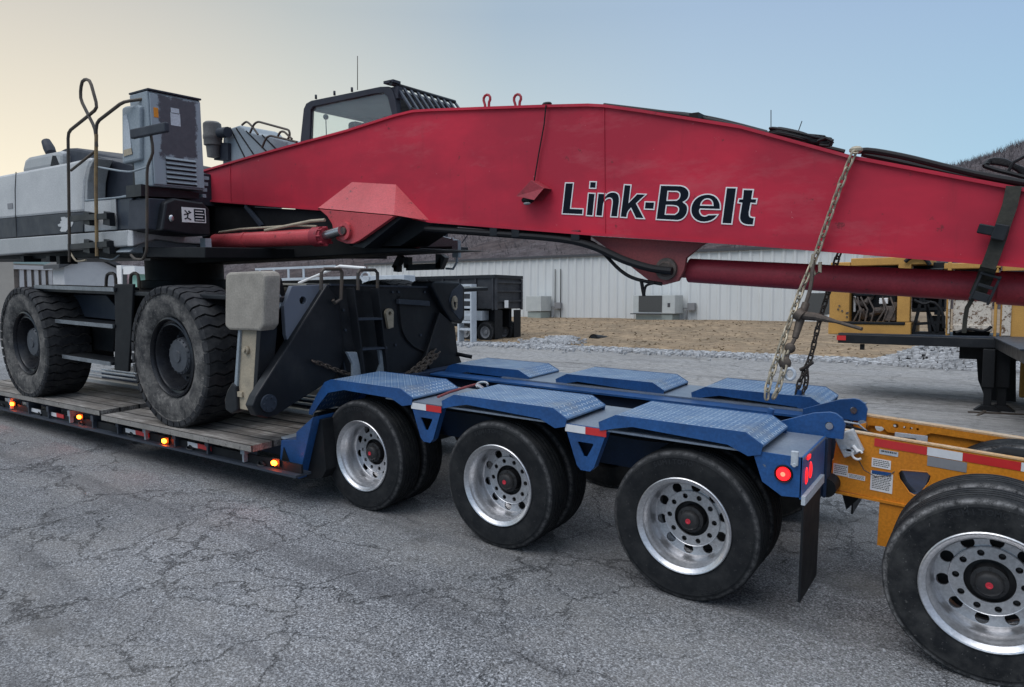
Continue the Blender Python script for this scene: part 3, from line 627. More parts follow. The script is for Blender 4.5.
ybox('corner_post', M['yel'], 945.2, 262, 952, 336, 0, .3)
ybox('peeled_panel', M['yelrust'], 952.3, 300, 992.5, 325, .06, .1)
ybox('frame_rail', M['yelrust'], 952.3, 325.2, 992.5, 331, .02, .4)
ybox('counter_panel', M['black2'], 952.5, 268, 992, 337, .30, 1.2)
ybox('corner_post', M['yel'], 993, 268, 999, 337, 0, .4)
ybox('side_panel', M['yel'], 999.3, 262, 1060, 337, .10, 1.6)
for (pl, pt, pr_, pb, m, y, d) in ((853, 268, 876, 296, 'black', .18, .3), (884, 306, 896, 321, 'engine', .12, .3), (913, 268, 944, 299, 'black', .5, .4), (947, 290, 951, 334, 'yelrust', -.02, .05), (955, 292, 990, 299, 'yel', .03, .3), (1001, 300, 1012, 336, 'yelrust', .06, .1), (1003, 270, 1040, 300, 'black2', .05, .2), (930, 316, 944, 333, 'black2', .3, .5), (840, 322.2, 905, 324, 'black2', -.02, .05)):
    ybox('machine_part', M[m], pl, pt, pr_, pb, y, d)
for k in range(6):
    b = MB(); q = ab(834+rr.uniform(0, 14), rr.uniform(298, 320), Y=yE-.001); b.cyl(q, q+V(0, -.02, 0), .02, seg=6); b.build('bolt', M['engine'], t)
for (l, r) in (([(905, 262), (912, 257), (924, 258), (932, 268)], .04), ([(914, 300), (924, 304), (933, 302), (942, 312), (944, 330)], .03), ([(956, 333), (968, 329), (984, 331), (992, 326)], .03)):
    b = MB(); b.tube(resample([ab(p[0], p[1], Y=yE-.06) for p in l], .08), r, 8); b.build('hose', M['hose'], t)
# amber side skirt right at the frame edge
yy = ab(1020, 400, Z=.1).y
t2 = MB(); t2.box((ab(1019, 400, Y=yy).x, yy, .15), (ab(1019, 400, Y=yy).x+1.6, yy+.4, 1.15)); o = t2.build('toolbox', M['yel'], origin=(ab(1019, 400, Y=yy).x+.8, yy, .15), bevel=.02); 
o.parent = bpy.data.objects['lowbed_trailer']; o.location = ORG[o]-ORG[o.parent]

# ------------------------------------------------------------------ truck wheels
def rim_mesh(name='rim'):
    b = MB()
    b.lathe([(.012, .286), (-.002, .290), (-.006, .297), (-.001, .302), (.012, .302)], seg=72)
    b.lathe([(-.002, .290), (.010, .279), (.018, .268), (.045, .262), (.060, .252), (.150, .252), (.188, .247), (.200, .238)], seg=72)
    hh = [ring(.205*math.cos(2*math.pi*(k+.35)/10), .205*math.sin(2*math.pi*(k+.35)/10), .0315, .198, 18) for k in range(10)]
    b.plate(ring(0, 0, .2395, .198, 72), hh+[ring(0, 0, .172, .198, 48)], (0, .012, 0))
    lh = [ring(.145*math.cos(2*math.pi*k/10), .145*math.sin(2*math.pi*k/10), .0165, .184, 14) for k in range(10)]
    b.plate(ring(0, 0, .174, .184, 60), lh+[ring(0, 0, .112, .184, 48)], (0, .013, 0)); b.lathe([(.184, .174), (.182, .1765), (.184, .179), (.198, .180)], seg=60)
    return b
def hub_mesh():
    b = MB()
    b.lathe([(.26, .245), (.26, .0)], seg=32)
    b.lathe([(.24, .135), (.200, .125), (.198, .080), (.150, .074), (.125, .072), (.120, .082), (.108, .082), (.104, .062), (.075, .058), (.066, .050), (.060, .036), (.060, 0)], seg=40)
    for k in range(10):
        a = 2*math.pi*k/10; b.cyl((.145*math.cos(a), .175, .145*math.sin(a)), (.145*math.cos(a), .158, .145*math.sin(a)), .011, seg=6)
    for k in range(6):
        a = 2*math.pi*(k+.5)/6; b.cyl((.072*math.cos(a), .110, .072*math.sin(a)), (.072*math.cos(a), .100, .072*math.sin(a)), .006, seg=6)
    for v in b.v: v.y += .052
    return b
def tyre_mesh(worn=False):
    b = MB(); tz = .465
    top = [(-.112, .463)]
    for c in (-.066, -.022, .022, .066): top += [(c-.008, .468), (c-.0065, .452), (c+.0065, .452), (c+.008, .468)]
    top += [(.112, .463)]
    prof = [(-.108, .285), (-.120, .300), (-.124, .312), (-.131, .335), (-.1375, .372), (-.139, .395), (-.136, .420), (-.1375, .424), (-.132, .437), (-.124, .452)]+top+[(.124, .452), (.132, .437), (.139, .395), (.131, .335), (.120, .300), (.108, .285), (.02, .283), (-.108, .285)]
    b.lathe([(t, r*1.006) for t, r in prof], (0, .130, 0), seg=120)
    for v in b.v:
        if v.z < -.458: v.y = .130+(v.y-.130)*(1+.03*min(1, (-.458-v.z)/.01)); v.z = max(v.z, -.4655)
    return b
def shared(mb, name, mat):
    o = mb.build(name, mat); me = o.data; bpy.data.objects.remove(o); return me
ME = dict(rim=shared(rim_mesh(), 'rim', M['alu']), hub=shared(hub_mesh(), 'hub', M['hub']), tyre=shared(tyre_mesh(), 'tyre', M['rubber']))
cap = MB(); cap.lathe([(.112, .017), (.108, .016), (.108, .009), (.1105, .007), (.1105, 0)], seg=20); ME['cap'] = shared(cap, 'hub_cap', M['redcap'])
fonts = None
def arc_text(txt, rad, a0, size):
    """embossed sidewall lettering, one mesh"""
    b = MB(); step = size*.80/rad
    for i, ch in enumerate(txt):
        cu = bpy.data.curves.new('t', 'FONT'); cu.body = ch; cu.size = size; cu.align_x = 'CENTER'; cu.extrude = .0009; cu.offset = .0012
        o = bpy.data.objects.new('t', cu); COL.objects.link(o)
        me = bpy.data.meshes.new_from_object(o.evaluated_get(bpy.context.evaluated_depsgraph_get())) if False else None
        dg = bpy.context.evaluated_depsgraph_get(); dg.update(); me = bpy.data.meshes.new_from_object(o.evaluated_get(dg))
        a = a0-(i-(len(txt)-1)/2)*step
        rot = Matrix.Rotation(-(math.pi/2-a), 3, 'Y')   # rotates in the xz plane
        c = V(rad*math.cos(a), -.0098, rad*math.sin(a))
        vs = []
        for v in me.vertices:
            p = V(v.co.x, -v.co.z, v.co.y); ca, sa = math.cos(a-math.pi/2), math.sin(a-math.pi/2)
            vs.append(c+V(p.x*ca-p.z*sa, p.y, p.x*sa+p.z*ca))
        b.add(vs, [list(f.vertices) for f in me.polygons])
        bpy.data.objects.remove(o); bpy.data.meshes.remove(me); bpy.data.curves.remove(cu)
    return b
txtm = arc_text('SUMITOMO', .388, R(100), .040); t2m = arc_text('ST727', .392, R(-62), .034)
ME['text'] = shared(txtm, 'sidewall_lettering', M['rubberlet']); ME['text2'] = shared(t2m, 'sidewall_lettering', M['rubberlet'])
def lk(name, me, parent, loc=(0, 0, 0)):
    o = bpy.data.objects.new(name, me); COL.objects.link(o); o.parent = parent; ORG[o] = ORG.get(parent, V(0, 0, 0))+Vector(loc); o.location = loc; return o
def truck_wheel(root, x, yf, z, far=False, spin=0, inner=True):
    for k in (0, 1):
        if k and not inner: continue
        y = yf+(.285*k)*(-1 if far else 1)
        w = lk('wheel', ME['rim'], root, V(x, y, z)-ORG[root])
        w.scale = (1, .87, 1)
        if far: w.rotation_euler.z = math.pi
        if k == 0:
            w.rotation_euler.y = 0
            ty = lk('tyre', ME['tyre'], w); hb = lk('hub', ME['hub'], w); lk('hub_cap', ME['cap'], w)
            if not far: lk('sidewall_lettering', ME['text'], w); lk('sidewall_lettering', ME['text2'], w)
        else: lk('tyre', ME['tyre'], w)

# ------------------------------------------------------------------ blue lowboy trailer
AX = [0, 1.403, 2.806]
T = thing('lowboy_trailer', (0, 1.3, 0), 'blue lowboy trailer with three dual-wheel axles and a worn plank deck carrying the crane', 'trailer')
for x in AX:
    truck_wheel(T, x, 0, .466); truck_wheel(T, x, 2.2, .466, True)
    b = MB(); b.cyl((x, .15, .466), (x, 2.05, .466), .065, seg=16); b.box((x-.16, .70, .40), (x+.16, .80, .82)); b.box((x-.16, 1.40, .40), (x+.16, 1.50, .82)); b.build('axle', M['black2'], T)
def zt_(x): return 1.085+.006*x
def fender(x0, x1, slopeL, slopeR, mirror=False, tail=0):
    """raised diamond-plate cover over one axle: flat top, sloping ends, folded outer skirt"""
    ya, yb = 0.0, .55
    zT = zt_((x0+x1)/2)
    L = [(x0-slopeL[0], zT-slopeL[1])]+[(x0, zT), (x1, zT), (x1+slopeR[0], zT-slopeR[1])]
    if slopeL[0] > .25: L = [(x0-slopeL[0], zT-slopeL[1]), (x0-slopeL[0]*.62, zT-slopeL[1]*.48), (x0-slopeL[0]*.28, zT-slopeL[1]*.10), (x0, zT), (x1, zT), (x1+slopeR[0], zT-slopeR[1])]
    f = (lambda y: 2.2-y) if mirror else (lambda y: y)
    zo = -.06 if mirror else 0; L = [(x, z+zo) for x, z in L]; zT += zo
    b = MB(); th = .012; n = len(L)
    vs = [V(x, f(y), z) for (x, z) in L for y in (ya, yb)]+[V(x, f(y), z-th) for (x, z) in L for y in (ya, yb)]
    m = 2*n; fs = []
    for i in range(n-1): fs += [(2*i, 2*i+2, 2*i+3, 2*i+1), (m+2*i, m+2*i+1, m+2*i+3, m+2*i+2), (2*i, m+2*i, m+2*i+2, 2*i+2), (2*i+1, 2*i+3, m+2*i+3, m+2*i+1)]
    fs += [(0, 1, m+1, m), (m-2, 2*m-2, 2*m-1, m-1)]
    b.add(vs, fs); o = b.build('fender_cover', M['diamond'], T, origin=(x0, f(.3), zT))
    for yy in ((ya-.008, ya-.001), (yb+.001, yb+.008)):
        b = MB(); dep = .085
        up = [(x, z+.002) for x, z in L]; lo = [(x, z-dep) for x, z in L][::-1]
        if slopeL[0] <= .25:
            lo = [(L[-1][0]-.01, L[-1][1]-.055), (x1+.02, zT-.135), (x1-.10, zT-.085), (x0+.12, zT-.060), (x0-.0, zT-.085), (L[0][0]+.01, L[0][1]-.055)]
        else:
            lo = [(L[-1][0]-.01, L[-1][1]-.055), (x1+.02, zT-.135), (x1-.10, zT-.085), (x0+.15, zT-.075), (x0-.05, zT-.12), (x0-slopeL[0]*.55, zT-slopeL[1]*.75), (x0-slopeL[0]*.86, zT-slopeL[1]-.03), (x0-slopeL[0], zT-slopeL[1]-.03)]
        b.prism([V(x, f(yy[0]), z) for x, z in up+lo], (0, f(yy[1])-f(yy[0]), 0)); b.build('skirt', M['blue'], o)
    b = MB(); q = L[-1]; b.prism([V(q[0]-.05+.028*math.cos(k/10*6.28), f(.07+.014*math.sin(k/10*6.28)), q[1]+.0335) for k in range(10)], (0, 0, .002)); 
    return o
for mir in (False, True):
    fender(-.33, .47, (.31, .31), (.13, .06), mir)
    fender(1.02, 1.88, (.12, .06), (.11, .06), mir)
    fender(2.35, 3.17, (.12, .06), (.10, .06), mir)
    f = (lambda y: 2.2-y) if mir else (lambda y: y); zo = -.05 if mir else 0
    b = MB(); b.box((.3, min(f(.004), f(.60)), .985+zo), (3.485, max(f(.004), f(.60)), .997+zo)); b.build('bed_plate', M['steel'], T)
    # main frame beam: web with top flange
    b = MB(); b.box((-.62, min(f(.60), f(.66)), .58), (3.46, max(f(.60), f(.66)), .965+zo)); b.build('main_beam', M['bluedark'], T, bevel=.004)
    b = MB(); y0, y1 = sorted((f(.56), f(.76))); b.box((-.70, y0, .967+zo), (3.40, y1, .984+zo)); b.build('beam_flange', M['blue'] if mir else M['steel'], T)
    # inner mudguard in front of the first axle
    b = MB(); b.prism([V(-.60, f(0.02), .76), V(-.56, f(.02), .76), V(-.50, f(.02), .42), V(-.58, f(.02), .17), V(-.86, f(.02), .17)], (0, .55 if not mir else -.55, 0)); b.build('front_mudguard', M['black2'], T)
b = MB()
for x in (.70, 2.10, 3.3): b.box((x-.05, .665, .62), (x+.05, 1.535, .90))
b.build('cross_member', M['bluedark'], T)
for y0 in (.60, 1.43): b = MB(); b.box((3.30, y0, .60), (3.47, y0+.17, .99 if y0 < 1 else .935)); b.build('end_block', M['bluedark'], T, bevel=.005)
# hanging triangular side brackets with conspicuity strip
for (cx, sc) in ((.735, 1), (2.13, 1)):
    zz = zt_(cx)-.098; w = .165
    tri = [(cx-w, zz), (cx+w, zz), (cx+w-.02, zz-.05), (cx+.065, zz-.27), (cx+.035, zz-.30), (cx-.035, zz-.30), (cx-.065, zz-.27), (cx-w+.02, zz-.05)]
    hole = [(cx-.055, zz-.11), (cx+.055, zz-.11), (cx+.058, zz-.12), (cx+.012, zz-.205), (cx-.012, zz-.205), (cx-.058, zz-.12)]
    b = MB(); b.plate([V(x, .004, z) for x, z in tri], [[V(x, .004, z) for x, z in hole]], (0, .010, 0)); br = b.build('side_bracket', M['blue'], T, origin=(cx, 0, zz))
    b = MB(); n = len(tri)
    for i in range(n):
        if i == 0: continue
        j = (i+1) % n; b.bar(V(tri[i][0], .014, tri[i][1]), V(tri[j][0], .014, tri[j][1]), .05, .008, (0, 1, 0)) if False else b.add([V(tri[i][0], .002, tri[i][1]), V(tri[j][0], .002, tri[j][1]), V(tri[j][0], .06, tri[j][1]), V(tri[i][0], .06, tri[i][1])], [(0, 1, 2, 3)])
    b.build('bracket_edge', M['blue'], br)
    b = MB(); b.box((cx-w+.012, -.001, zz-.052), (cx-.0, .0035, zz-.004)); b.build('white_reflector', M['rwhite'], br)
    b = MB(); b.box((cx+.001, -.001, zz-.052), (cx+w-.012, .0035, zz-.004)); b.build('red_reflector', M['rred'], br)
# tail section
b = MB(); b.prism([V(x, .003, z) for x, z in [(3.21, 1.0), (3.48, 1.0), (3.48, .775), (3.38, .765), (3.27, .83)]], (0, .010, 0)); tp = b.build('tail_side_plate', M['blue'], T)
b = MB(); b.lathe([(0, .001), (.0, .036), (.012, .040), (.014, .044)], (3.385, -.012, .895), seg=28); b.build('side_marker_lamp', M['redlamp'], tp)
b = MB(); b.lathe([(0, .001), (.0, .013)], (3.385, -.0135, .895), seg=20); b.build('lamp_core', M['redcore'], tp)
b = MB(); b.lathe([(.004, .038), (-.010, .047), (.012, .052)], (3.385, -.004, .895), seg=28); b.build('lamp_bezel', M['black2'], tp)
b = MB(); b.box((3.425, -.022, .955), (3.462, -.001, 1.035)); b.cyl((3.445, -.022, .96), (3.445, -.03, .96), .012, seg=10); b.build('air_coupling', M['silver'], tp, bevel=.003)
b = MB(); b.plate([V(3.483, y, z) for y, z in [(.003, 1.0), (.60, 1.0), (.60, .74), (.003, .765)]], [[V(3.483, y+.02*math.cos(k/12*6.28), z+.055*math.sin(k/12*6.28)) for k in range(12)] for y, z in ()], (-.01, 0, 0)); rp = b.build('tail_panel', M['blue'], T)
for y, z in ((.10, .875), (.20, .885)):
    b = MB(); b.sph((3.484, y, z), 1, 16, (.010, .020, .050)); b.build('tail_lamp', M['redlamp'], rp)
b = MB(); b.box((3.484, .10, .966), (3.492, .16, .988)); b.build('tail_lamp', M['redlamp'], rp)
b = MB(); b.box((3.484, .0, .735), (3.505, .50, .785)); b.build('flap_hanger', M['silver'], rp)
b = MB(); b.box((3.488, .005, .17), (3.500, .43, .734)); b.build('mud_flap', M['black2'], T)
b = MB(); b.box((3.488, 1.67, .18), (3.500, 2.19, .80)); b.build('mud_flap', M['black2'], T)
# hinge ears at the rear end of both beams
def ear(y, zo=0):
    pts = [(3.12, .998), (3.57, .998)]; r = .085; cx, cz = 3.50, 1.06
    arc = [(cx+r*math.cos(a), cz+r*math.sin(a)) for a in [R(-20), R(10), R(40), R(70), R(95)]]
    out = [(3.15, .985), (cx+r*.9, .985)]+arc+[(3.40, 1.128), (3.15, 1.03)]
    b = MB(); b.plate([V(x, y, z+zo) for x, z in out], [ring(cx-.005, cz+zo, .024, y, 14)], (0, .03, 0)); return b.build('hinge_ear', M['blue'], T, bevel=.003)
ear(.63); ear(1.50, -.055)
for y0, z0 in ((.62, 1.06), (1.49, 1.005)): b = MB(); b.cyl((3.497, y0, z0), (3.497, y0+.10, z0), .022, seg=14); b.build('hinge_pin', M['chrome'], T)
for y0 in (.62, 1.41): b = MB(); b.box((3.472, y0, .60), (3.495, y0+.12, .984 if y0 < 1 else .93)); b.build('hinge_block', M['bluedark'], T, bevel=.008)
b = MB(); b.cyl((3.49, .64, .66), (3.49, .79, .66), .06, seg=20); b.build('pivot', M['black2'], T)
# posts that the load chains hook round
for (px, py, yy) in ((767, 405, .62), (795, 404, 1.72)):
    p = at(px, py, Y=yy); b = MB(); z0 = .99 if yy < 1 else .94; b.tube([V(p.x, yy, z0), V(p.x+.03, yy, z0+.14)], [.028, .020], 12); b.cyl(V(p.x, yy, z0), V(p.x, yy, z0+.012), .06, seg=14); b.build('chain_post', M['blue'], T)
# deck of the low section
def dz(x): return .475+.020*(x+2.4)
def plank(name, xa, xb, ya, yb, th=.055, lift=0, mat='wood'):
    b = MB(); vs = [V(x, y, dz(x)+lift-d) for d in (th, 0) for x in (xa, xb) for y in (ya, yb)]
    b.add(vs, [(0, 1, 3, 2), (4, 6, 7, 5), (0, 2, 6, 4), (2, 3, 7, 6), (3, 1, 5, 7), (1, 0, 4, 5)]); return b.build(name, M[mat], T, origin=(xa, ya, dz(xa)), bevel=.004)
plank('deck_planks', -3.60, -.93, -.40, .42, .06, .0); plank('deck_planks', -7.6, -3.74, -.35, .42, .06, .025)
for xa, xb, y, l in ((-3.595, -.935, -.404, 0), (-7.595, -3.745, -.354, .025)):
    b = MB(); b.prism([V(xa, y, dz(xa)+l-.055), V(xb, y, dz(xb)+l-.055), V(xb, y, dz(xb)+l-.004), V(xa, y, dz(xa)+l-.004)], (0, .0035, 0)); b.build('plank_edge', M['plankend'], T)  # added strip, colour lightened because these plank faces catch little light
plank('deck_planks', -3.9, -.66, .43, .72, .05, .006); plank('deck_planks', -7.6, -3.92, .43, .72, .05, 0); plank('deck_planks', -7.6, -.66, .92, 1.05, .05, -.01); plank('deck_rail', -7.6, -.66, .78, .85, .06, .03, 'housewhite')
plank('deck_planks', -7.6, -.66, 1.52, 2.17, .05, .004); plank('deck_planks', -7.6, -.9, 2.18, 2.98, .05, .003)
plank('deck_plate', -7.6, -.66, 1.09, 1.14, .02, .02, 'silver'); plank('deck_plate', -7.6, -.66, 1.30, 1.36, .02, .02, 'silver'); plank('deck_plate', -7.6, -.66, 1.46, 1.51, .02, .02, 'silver')
plank('deck_plate', -.92, -.60, -.10, .42, .02, .02, 'silver')
for y in (.45, 1.0, 1.55, 2.1): plank('deck_beam', -7.8, -.62, y, y+.05, .18, -.055, 'bluedark')
def rz(x): return .295+.0215*(x+.4)
b = MB(); x0, x1 = -8.4, -.40
b.prism([V(x0, -.36, rz(x0)), V(x1, -.36, rz(x1)), V(x1, -.36, rz(x1)+.022), V(x0, -.36, rz(x0)+.022)], (0, .16, 0)); b.build('side_rail', M['bluegrey'], T)
b = MB(); b.prism([V(x0, -.30, rz(x0)+.024), V(x1, -.30, rz(x1)+.024), V(x1, -.30, rz(x1)+.10), V(x0, -.30, rz(x0)+.10)], (0, .02, 0)); b.build('rail_web', M['black2'], T)
b = MB(); b.prism([V(x0, .02, rz(x0)+.02), V(x1, .02, rz(x1)+.02), V(x1, .02, dz(x1)-.06), V(x0, .02, dz(x0)-.07)], (0, .03, 0)); b.build('frame_web', M['bluedark'], T)
k = 0; x = -1.15
while x > -8:
    b = MB(); b.bar((x, -.33, dz(x)-.075), (x, .5, dz(x)-.075), .06, .045); b.box((x-.012, -.34, rz(x)+.03), (x+.012, -.20, dz(x)-.05)); b.box((x-.03, -.345, dz(x)-.12), (x+.03, -.335, dz(x)-.055)); b.build('outrigger_bracket', M['cabgrey'] if k % 3 == 0 else M['bluegrey'], T)
    if k % 2 == 0:
        b = MB(); q = V(x+.22, -.31, rz(x)+.045); b.tube([q+V(.05*math.cos(a/10*6.28), -.01*math.sin(a/10*12.6), .022*math.sin(a/10*6.28)) for a in range(10)], .010, 6, closed=True); b.build('tie_ring', M['black'], T)
    x -= .56; k += 1
for (px, py) in ((274, 463), (164, 441), (79, 417), (12, 404)):
    p = at(px, py, Y=-.335); b = MB(); b.sph(p, .030, 12, (1.2, .6, .75)); b.build('marker_lamp', M['amber'], T, origin=p)
    b = MB(); b.box((p.x-.05, p.y+.018, p.z-.03), (p.x+.05, p.y+.03, p.z+.035)); b.build('lamp_bracket', M['black2'], T)
for (pl, pr_, py, c) in ((27, 39, 413, 'rwhite'), (48, 55, 417, 'rwhite'), (55, 62, 418.5, 'rred'), (124, 134, 434.5, 'rwhite'), (134, 147, 437, 'rred'), (186, 196, 447.5, 'rwhite'), (196, 209, 450.5, 'rred')):
    a = at(pl, py, Y=-.33); c2 = at(pr_, py+1.5, Y=-.33); zz = rz(a.x)+.055
    b = MB(); b.box((a.x, -.312, zz), (c2.x, -.3035, zz+.045)); b.build('reflective_strip', M[c], T)
# blue riser between deck and axle group
g = PY([(313, 417), (296, 432), (296, 440), (281, 440), (279, 472), (299, 479)], -.20); b = MB(); b.prism(g, (0, .75, 0)); b.build('riser', M['blue'], T, bevel=.006)
b = MB(); hp = PY([(284, 447), (291, 465), (281, 466)], -.2035); b.prism(hp, (0, -.004, 0)); b.build('riser_shade', M['black2'], T)  # black sheet laid on the riser stands for shade in an opening
b = MB(); b.prism(PY([(299.5, 479), (314, 417.5), (322, 420), (326, 470), (322, 478)], -.12), (0, .7, 0)); b.build('riser_side', M['black2'], T)
b = MB(); b.box((-.85, .60, .35), (-.50, 2.0, .95)); b.build('gooseneck_beam', M['bluedark'], T)
for zz, yy, r in ((.86, .585, .010), (.82, .588, .008)):
    b = MB(); b.tube([(-.5+.25*k, yy-.004*(k % 3), zz-.012*abs(math.sin(k*1.3))) for k in range(16)], r, 6); b.build('air_line', M['hose'], T)
# small hook and tie-down lying between first two covers
hk = MB(); p = at(462, 388, Z=1.10); hk.tube([p+V(-.35, -.12, -.03), p+V(-.12, -.05, 0), p], .012, 6); hk.build('x', M['rred']) if False else None
b = MB(); b.tube([at(438, 397, Z=1.035), at(450, 392, Z=1.05), at(470, 386, Z=1.06), at(478, 384, Z=1.05)], .011, 8)
o = b.build('tie_down_strap', M['strap'], origin=at(455, 390, Z=1.04)); tag(o, 'short dark red strap end lying between the first two blue covers', 'strap'); o.data.materials[0] = M['wine']
b = MB(); p = at(482, 385, Z=1.07); b.tube([p+V(.055*math.cos(a/12*6.28), .03*math.sin(a/12*6.28), .02*math.sin(a/12*6.28)) for a in range(9)], .010, 8); b.cyl(p+V(-.05, 0, 0), p+V(.01, 0, -.03), .016, seg=8); h = b.build('hook', M['chrome'], o)
# ------------------------------------------------------------------ orange booster axle behind the trailer
ME['tyre2'] = shared(tyre_mesh(), 'tyre', M['rubberdust'])
XB = 2.806+1.554
T2 = thing('booster_axle', (XB, 1.3, 0), 'orange booster frame with red and white tape coupled behind the blue trailer', 'trailer')
yn = .80
def xz(px, py, y=yn): p = at(px, py, Y=y); return (p.x, p.z)
tl = xz(838, 430); bl = xz(829, 487.5); b1 = xz(884, 500); tr = xz(1024, 461)
sl = (tr[1]-tl[1])/(tr[0]-tl[0])
def zt2(x): return tl[1]+sl*(x-tl[0])
def web(y, holes=True):
    zb_ = zt2(4)-.37
    out = [tl, (5.9, zt2(5.9)), (5.9, .62), (4.10, .60), (4.10, .30), (3.775, .30), (3.775, b1[1]), bl]
    hs = [[xz(901, 470), xz(927, 472), xz(931.5, 476), xz(930, 482), xz(921, 493), xz(915, 496), xz(909, 493), xz(899, 479), xz(898, 473)]]
    hs.append([(4.50, .87), (4.52, .89), (4.85, .88), (4.88, .86), (4.86, .80), (4.55, .80)])
    if not holes: hs = []
    b = MB(); b.plate([V(x, y, z) for x, z in out], [[V(x, y, z) for x, z in h] for h in hs], (0, .014, 0)); o = b.build('side_web', M['orange'], T2)
    if holes:
        for h in hs:
            e = MB(); e.tube([V(x, y+.004, z) for x, z in h], .006, 6, closed=True); e.build('cutout_edge', M['orange'], o)
    return o
wn = web(yn)
b = MB(); L = [tl[0]-.01, 5.9]; b.prism([V(L[0], yn-.006, zt2(L[0])+.001), V(L[1], yn-.006, zt2(L[1])+.001), V(L[1], yn-.006, zt2(L[1])+.010), V(L[0], yn-.006, zt2(L[0])+.010)], (0, .045, 0)); b.build('top_flange', M['orangetop'], T2)
b = MB(); zz = bl[1]; b.prism([V(bl[0], yn-.012, zz-.012), V(b1[0]+.25, yn-.012, zz-.03), V(b1[0]+.25, yn-.012, zz-.045), V(bl[0], yn-.012, zz-.027)], (0, .10, 0)); b.build('bottom_flange', M['orange'], T2)
def zf(x): return zt2(x)-.035
yf2 = 1.56
b = MB(); b.plate([V(3.46, yf2, zf(3.46)), V(5.9, yf2, zf(5.9)), V(5.9, yf2, .60), V(3.46, yf2, .62)], [ring(3.66, zf(3.66)-.07, .03, yf2)]+[ring(3.70+.055*k, zf(3.7)-.045, .010, yf2, 10) for k in (1, 2, 3)], (0, .014, 0)); fw = b.build('side_web', M['orange'], T2)
b = MB(); b.prism([V(3.45, yf2-.03, zf(3.45)), V(5.9, yf2-.03, zf(5.9)), V(5.9, yf2-.03, zf(5.9)+.012), V(3.45, yf2-.03, zf(3.45)+.012)], (0, .07, 0)); b.build('top_flange', M['orangetop'], T2)
b = MB()
b.plate([V(3.44, yf2-.034, zf(3.44)-.002), V(4.4, yf2-.034, zf(4.4)-.002), V(5.9, yf2-.034, zf(5.9)-.002), V(5.9, yf2-.034, zf(5.9)-.045), V(3.98, yf2-.034, zf(4)-.045), V(3.93, yf2-.034, zf(4)-.075), V(3.72, yf2-.034, zf(4)-.075), V(3.68, yf2-.034, zf(4)-.04), V(3.60, yf2-.034, zf(4)-.04), V(3.57, yf2-.034, zf(4)-.09), V(3.44, yf2-.034, zf(4)-.09)], [ring(3.765, zf(3.76)-.035, .017, yf2-.034, 12), ring(3.82, zf(3.8)-.037, .009, yf2-.034, 10), ring(3.86, zf(3.8)-.038, .009, yf2-.034, 10), ring(3.90, zf(3.8)-.039, .009, yf2-.034, 10)], (0, .010, 0)); b.build('flange_lip', M['orange'], T2)
b = MB()
for x in (3.52, 4.9, 5.7): b.box((x-.03, yn+.015, .64), (x+.03, yf2-.001, .80))
b.build('cross_member', M['orange'], T2)
b = MB(); b.box((3.80, yn+.02, .60), (4.0, yf2-.002, .66)); b.build('floor_plate', M['bluedark'], T2)
b = MB(); b.cyl((XB, .15, .466), (XB, 2.05, .466), .065, seg=16); b.box((XB-.2, .82, .40), (XB+.2, 1.0, .60)); b.build('axle', M['black2'], T2)
truck_wheel(T2, XB, 0, .466); truck_wheel(T2, XB+.12, 1.52, .466, True, inner=False)
for o in [o for o in bpy.data.objects if o.name.startswith('tyre') and o.parent and o.parent.parent == T2]: o.data = ME['tyre2']
# tapes, stickers
def strip(name, mat, x0, x1, z0, z1, par=wn, y=yn):
    b = MB(); b.prism([V(x0, y-.003, zt2(x0)-z0), V(x1, y-.003, zt2(x1)-z0), V(x1, y-.003, zt2(x1)-z1), V(x0, y-.003, zt2(x0)-z1)], (0, .0022, 0)); return b.build(name, M[mat], par)
X = lambda px: xz(px, 450)[0]
strip('red_reflector', 'rred', X(874), X(927), .012, .062); strip('white_reflector', 'rwhite', X(927.3), X(963), .012, .062); strip('red_reflector', 'rred', X(963.3), X(1022), .010, .060); strip('white_reflector', 'rwhite', X(1022.5), X(1022.5)+.22, .01, .06)
for k in range(3): strip('red_reflector' if k % 2 == 0 else 'white_reflector', 'rred' if k % 2 == 0 else 'rwhite', 4.72+.3*k, 5.015+.3*k, .01, .06)
strip('anti_slip_patch', 'grey', X(928), X(968), .066, .125)
def sticker(pl, pt, pr_, pb, mat, lines, name='warning_label'):
    a = at(pl, pt, Y=yn-.002); c = at(pr_, pb, Y=yn-.002); x0, x1 = a.x, c.x; d = sl
    def Z(x, f): return a.z+(c.z-a.z-(x1-x0)*d)*f+(x-x0)*d
    b = MB(); b.prism([V(x0, yn-.003, Z(x0, 0)), V(x1, yn-.003, Z(x1, 0)), V(x1, yn-.003, Z(x1, 1)), V(x0, yn-.003, Z(x0, 1))], (0, .002, 0)); s = b.build(name, M[mat], wn)
    if lines:
        b = MB(); rr = random.Random(int(pl*7+pt))
        for k in range(lines):
            f0 = .12+.80*k/lines; f1 = f0+.38/lines; x = x0+(x1-x0)*.08
            while x < x1-(x1-x0)*.12:
                w = (x1-x0)*rr.uniform(.04, .12); xe = min(x+w, x1-(x1-x0)*.06)
                b.add([V(x, yn-.0036, Z(x, f0)), V(xe, yn-.0036, Z(xe, f0)), V(xe, yn-.0036, Z(xe, f1)), V(x, yn-.0036, Z(x, f1))], [(0, 1, 2, 3)]); x = xe+(x1-x0)*.025
        b.build('print', M['acgrey'], s)
    return s
sticker(879.5, 449, 898, 457, 'silver', 1, 'number_plate'); sticker(872, 457.5, 890.5, 470, 'white', 4); sticker(871, 470.5, 892, 494, 'white', 9); sticker(833.5, 463, 847.5, 477, 'white', 5); sticker(848, 473, 865, 481, 'white', 3)
